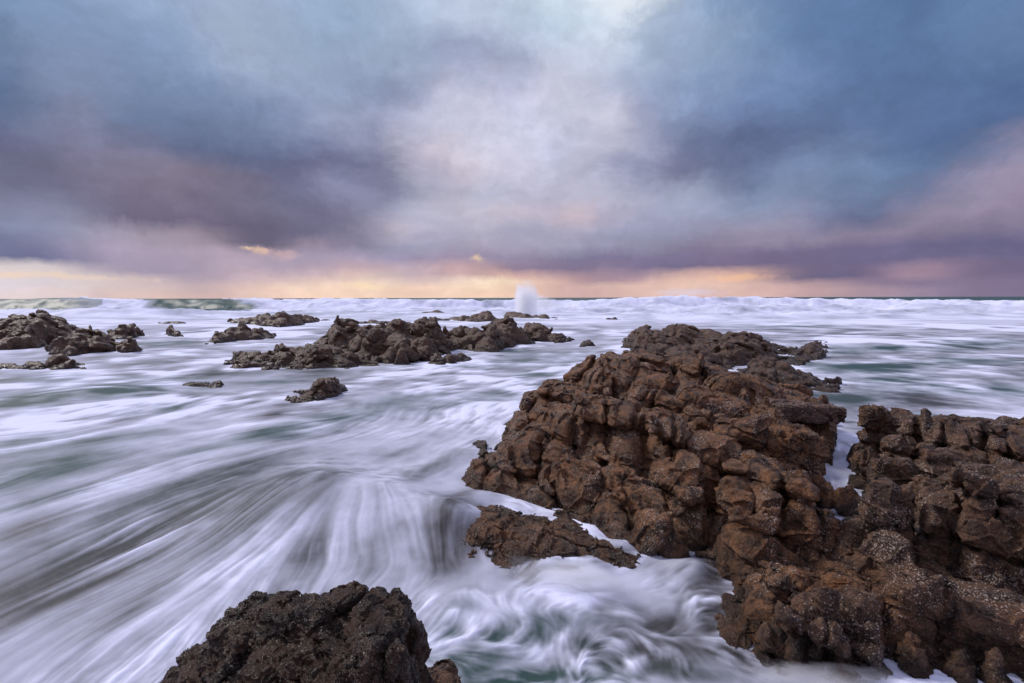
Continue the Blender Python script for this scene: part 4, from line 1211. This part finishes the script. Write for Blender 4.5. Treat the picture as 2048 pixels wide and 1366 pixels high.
    def patch(rr, aa, f, t, edge_in=None):
        nonlocal off, quads, verts
        R2, A2 = np.meshgrid(rr, aa, indexing='ij')
        v = np.stack([R2 * np.sin(A2), R2 * np.cos(A2), np.zeros(R2.shape) - 0.02], -1)
        k = off + np.arange(R2.size).reshape(R2.shape)
        q = np.stack([k[:-1, :-1], k[:-1, 1:], k[1:, 1:], k[1:, :-1]], -1).reshape(-1, 4)
        verts = np.concatenate([verts, v.reshape(-1, 3)])
        quads = np.concatenate([quads, q])
        foams.append(np.full(R2.size, f))
        tints.append(np.full(R2.size, t))
        ops.append(np.ones(R2.size))
        off += R2.size
    far_r = np.array([rows[-1] * 0.995] + list(np.geomspace(460, 30000, 24)))
    patch(far_r, cols[::6], -0.05, 0)
    side = np.concatenate([np.linspace(cols[-1] - 0.02, 2 * math.pi + cols[0] + 0.02, 60)])
    patch(np.geomspace(1.9, 160, 60), side, 0.8, 0.2)
    patch(np.geomspace(158, 30000, 24), side, -0.05, 0)
    patch(np.geomspace(0.02, 1.92, 10), np.linspace(-math.pi, math.pi, 70), 0.75, 0.4)
    ob = mesh_from('sea', verts.astype(np.float32), quads, sea_material(), (0, 0, 0))
    me = ob.data
    for nm, arr in (('foam', foams), ('tint', tints), ('cover', ops)):
        at = me.attributes.new(nm, 'FLOAT', 'POINT')
        at.data.foreach_set('value', np.concatenate(arr).astype(np.float32))
    ob['kind'] = 'structure'
    print('sea', len(verts), time.time() - T0)
    return ob


VEIL = """
900,1010,.55,1;960,1080,.55,.9;1040,1140,.4,.9;1150,1120,.35,.9;1240,1095,.3,.8;1100,1030,.3,.5;1330,1130,.3,.8;1420,1130,.4,1;1460,1230,.5,.9;1500,1300,.35,.8;1600,1350,.35,.7;1750,1360,.3,.7;600,820,.6,.9;400,765,1.2,.9;960,885,.25,.8;1440,1070,.25,.7;60,715,1.4,.7
"""


def sea_material():
    mt = bpy.data.materials.new('sea_water_and_foam')
    mt.use_nodes = True
    n = NT(mt.node_tree)
    bs = n.n['Principled BSDF']
    out = n.n['Material Output']

    def attr(nm):
        a = n.new('ShaderNodeAttribute', attribute_name=nm)
        return a.outputs['Fac']
    p = n.new('ShaderNodeNewGeometry').outputs['Position']
    fine = n.noise(p, 3.0, 6, 0.65, 0.6)
    foam = n.m('ADD', attr('foam'), n.m('MULTIPLY', n.m('SUBTRACT', fine, 0.5), 0.10))
    foam = n.mr(foam, -0.08, 1.02, 0, 1, smooth=False)
    foam = n.m('POWER', foam, 1.4)
    wat = n.mix(attr('tint'), (0.030, 0.068, 0.062), (0.052, 0.051, 0.053))
    col = n.mix(foam, wat, (0.69, 0.715, 0.87))
    n.l.new(col, bs.inputs['Base Color'])
    n.l.new(n.mr(foam, 0, 0.6, 0.48, 0.9), bs.inputs['Roughness'])
    n.l.new(n.mr(foam, 0, 0.8, 0.32, 0.10), bs.inputs['Specular IOR Level'])
    bs.inputs['IOR'].default_value = 1.33
    b = n.new('ShaderNodeBump')
    b.inputs['Strength'].default_value = 0.25
    b.inputs['Distance'].default_value = 0.03
    n.l.new(n.noise(p, 5.0, 4, 0.6, 0.5), b.inputs['Height'])
    n.l.new(b.outputs[0], bs.inputs['Normal'])
    tr = n.new('ShaderNodeBsdfTransparent')
    mx = n.new('ShaderNodeMixShader')
    n.l.new(attr('cover'), mx.inputs[0])
    n.l.new(tr.outputs[0], mx.inputs[1])
    n.l.new(bs.outputs[0], mx.inputs[2])
    n.l.new(mx.outputs[0], out.inputs[0])
    return mt


build_sea()


# ------------------------------------------------------------------ spray hanging in the air
def spray_material(name, dens, nscale, seed, stretch=(1, 1, 1), cut=0.5, col=(.985, .985, .99)):
    mt = bpy.data.materials.new(name)
    mt.use_nodes = True
    n = NT(mt.node_tree)
    n.n.remove(n.n['Principled BSDF'])
    out = n.n['Material Output']
    tc = n.new('ShaderNodeTexCoord')
    p = tc.outputs['Object']
    q = n.v('ADD', n.v('MULTIPLY', p, stretch), (seed, seed * .7, 0))
    wv = n.v('SCALE', n.v('SUBTRACT', n.noise(q, nscale * .6, 2, .5, col=True), (.5, .5, .5)), scale=.55)
    r = n.v('LENGTH', n.v('ADD', p, wv))
    fall = n.mr(r, .15, .95, 1, 0)
    nz = n.noise(q, nscale, 5, .6, .5)
    d = n.m('MULTIPLY', n.m('SUBTRACT', n.m('ADD', fall, n.m('MULTIPLY', nz, 1.1)), cut + .55), dens, clamp=False)
    edge = n.mr(n.v('LENGTH', p), .72, .97, 1, 0)
    d = n.m('MULTIPLY', n.m('MAXIMUM', n.m('MULTIPLY', d, 1.0), 0.0), edge)
    v = n.new('ShaderNodeVolumePrincipled')
    v.inputs['Color'].default_value = (*col, 1)
    v.inputs['Anisotropy'].default_value = .3
    n.l.new(d, v.inputs['Density'])
    n.l.new(v.outputs[0], out.inputs['Volume'])
    return mt


def spray(label, c, half, rotz, mat, rough=.12, seed=1):
    """a closed lumpy shell filled with fine droplets"""
    import bmesh
    bm = bmesh.new()
    bmesh.ops.create_icosphere(bm, subdivisions=4, radius=1.0)
    co = np.array([v.co[:] for v in bm.verts])
    nz = vnoise(co, 1.6, seed, 3)[:, 0]
    for v, k in zip(bm.verts, nz):
        v.co = v.co * (1 + rough * k)
    me = bpy.data.meshes.new('sea_spray')
    bm.to_mesh(me)
    bm.free()
    me.materials.append(mat)
    o = bpy.data.objects.new('sea_spray', me)
    o.location = c
    o.scale = half
    o.rotation_euler = rotz if isinstance(rotz, tuple) else (0, 0, math.radians(rotz))
    COL.objects.link(o)
    o['label'] = label
    o['category'] = 'spray'
    return o


c = at_y(1052, 603, 80)
spray('tall white burst of spray thrown up by a wave hitting the far dark rocks', (c[0], 80, c[2] + .1), (3.4, 1.9, 4.9), (0, math.radians(-14), 0), spray_material('spray_burst', 4.5, 1.7, 3.0, (1, 1, .7), cut=.26), rough=.3, seed=5)
c = at_y(1080, 612, 82)
spray('lower drifting veil of spray at the foot of the tall burst', (c[0], 82, c[2] + .3), (5.0, 2.0, 2.8), (0, math.radians(18), 0), spray_material('spray_drift', 1.0, 1.8, 8.0, cut=.34), seed=9)
c = at_y(1385, 588, 150)
spray('wide mist blown off the breaking wave on the right of the horizon', (c[0], 152, c[2] + .5), (19, 5, 2.3), 0, spray_material('breaker_mist', .16, 2.2, 13.0, (3, 1, 1), cut=.3), seed=12)
c = at_z(1130, 1150, .1)
spray('low mist of spray over the front of the wet rock shelf', (c[0], c[1], .1), (1.25, .5, .22), -14, spray_material('pool_mist', 8.0, 2.6, 21.0, (2.0, 1, 1), cut=.45), seed=15)
c = at_z(1640, 1352, .05)
spray('mist of foam along the front of the blocky ledge in the corner', (c[0], c[1] - .02, .05), (1.1, .28, .15), -4, spray_material('corner_mist', 14.0, 3.0, 41.0, (2.2, 1, 1), cut=.42), seed=22)

# sea floor under the thin water
bm_v = np.array([[-40, 1, -.95], [40, 1, -.95], [60, 60, -.95], [-60, 60, -.95]], np.float32)
floor = mesh_from('seabed', bm_v, np.array([[0, 1, 2, 3]]), M_GREY, (0, 0, 0))
floor['kind'] = 'structure'
print('done', time.time() - T0)
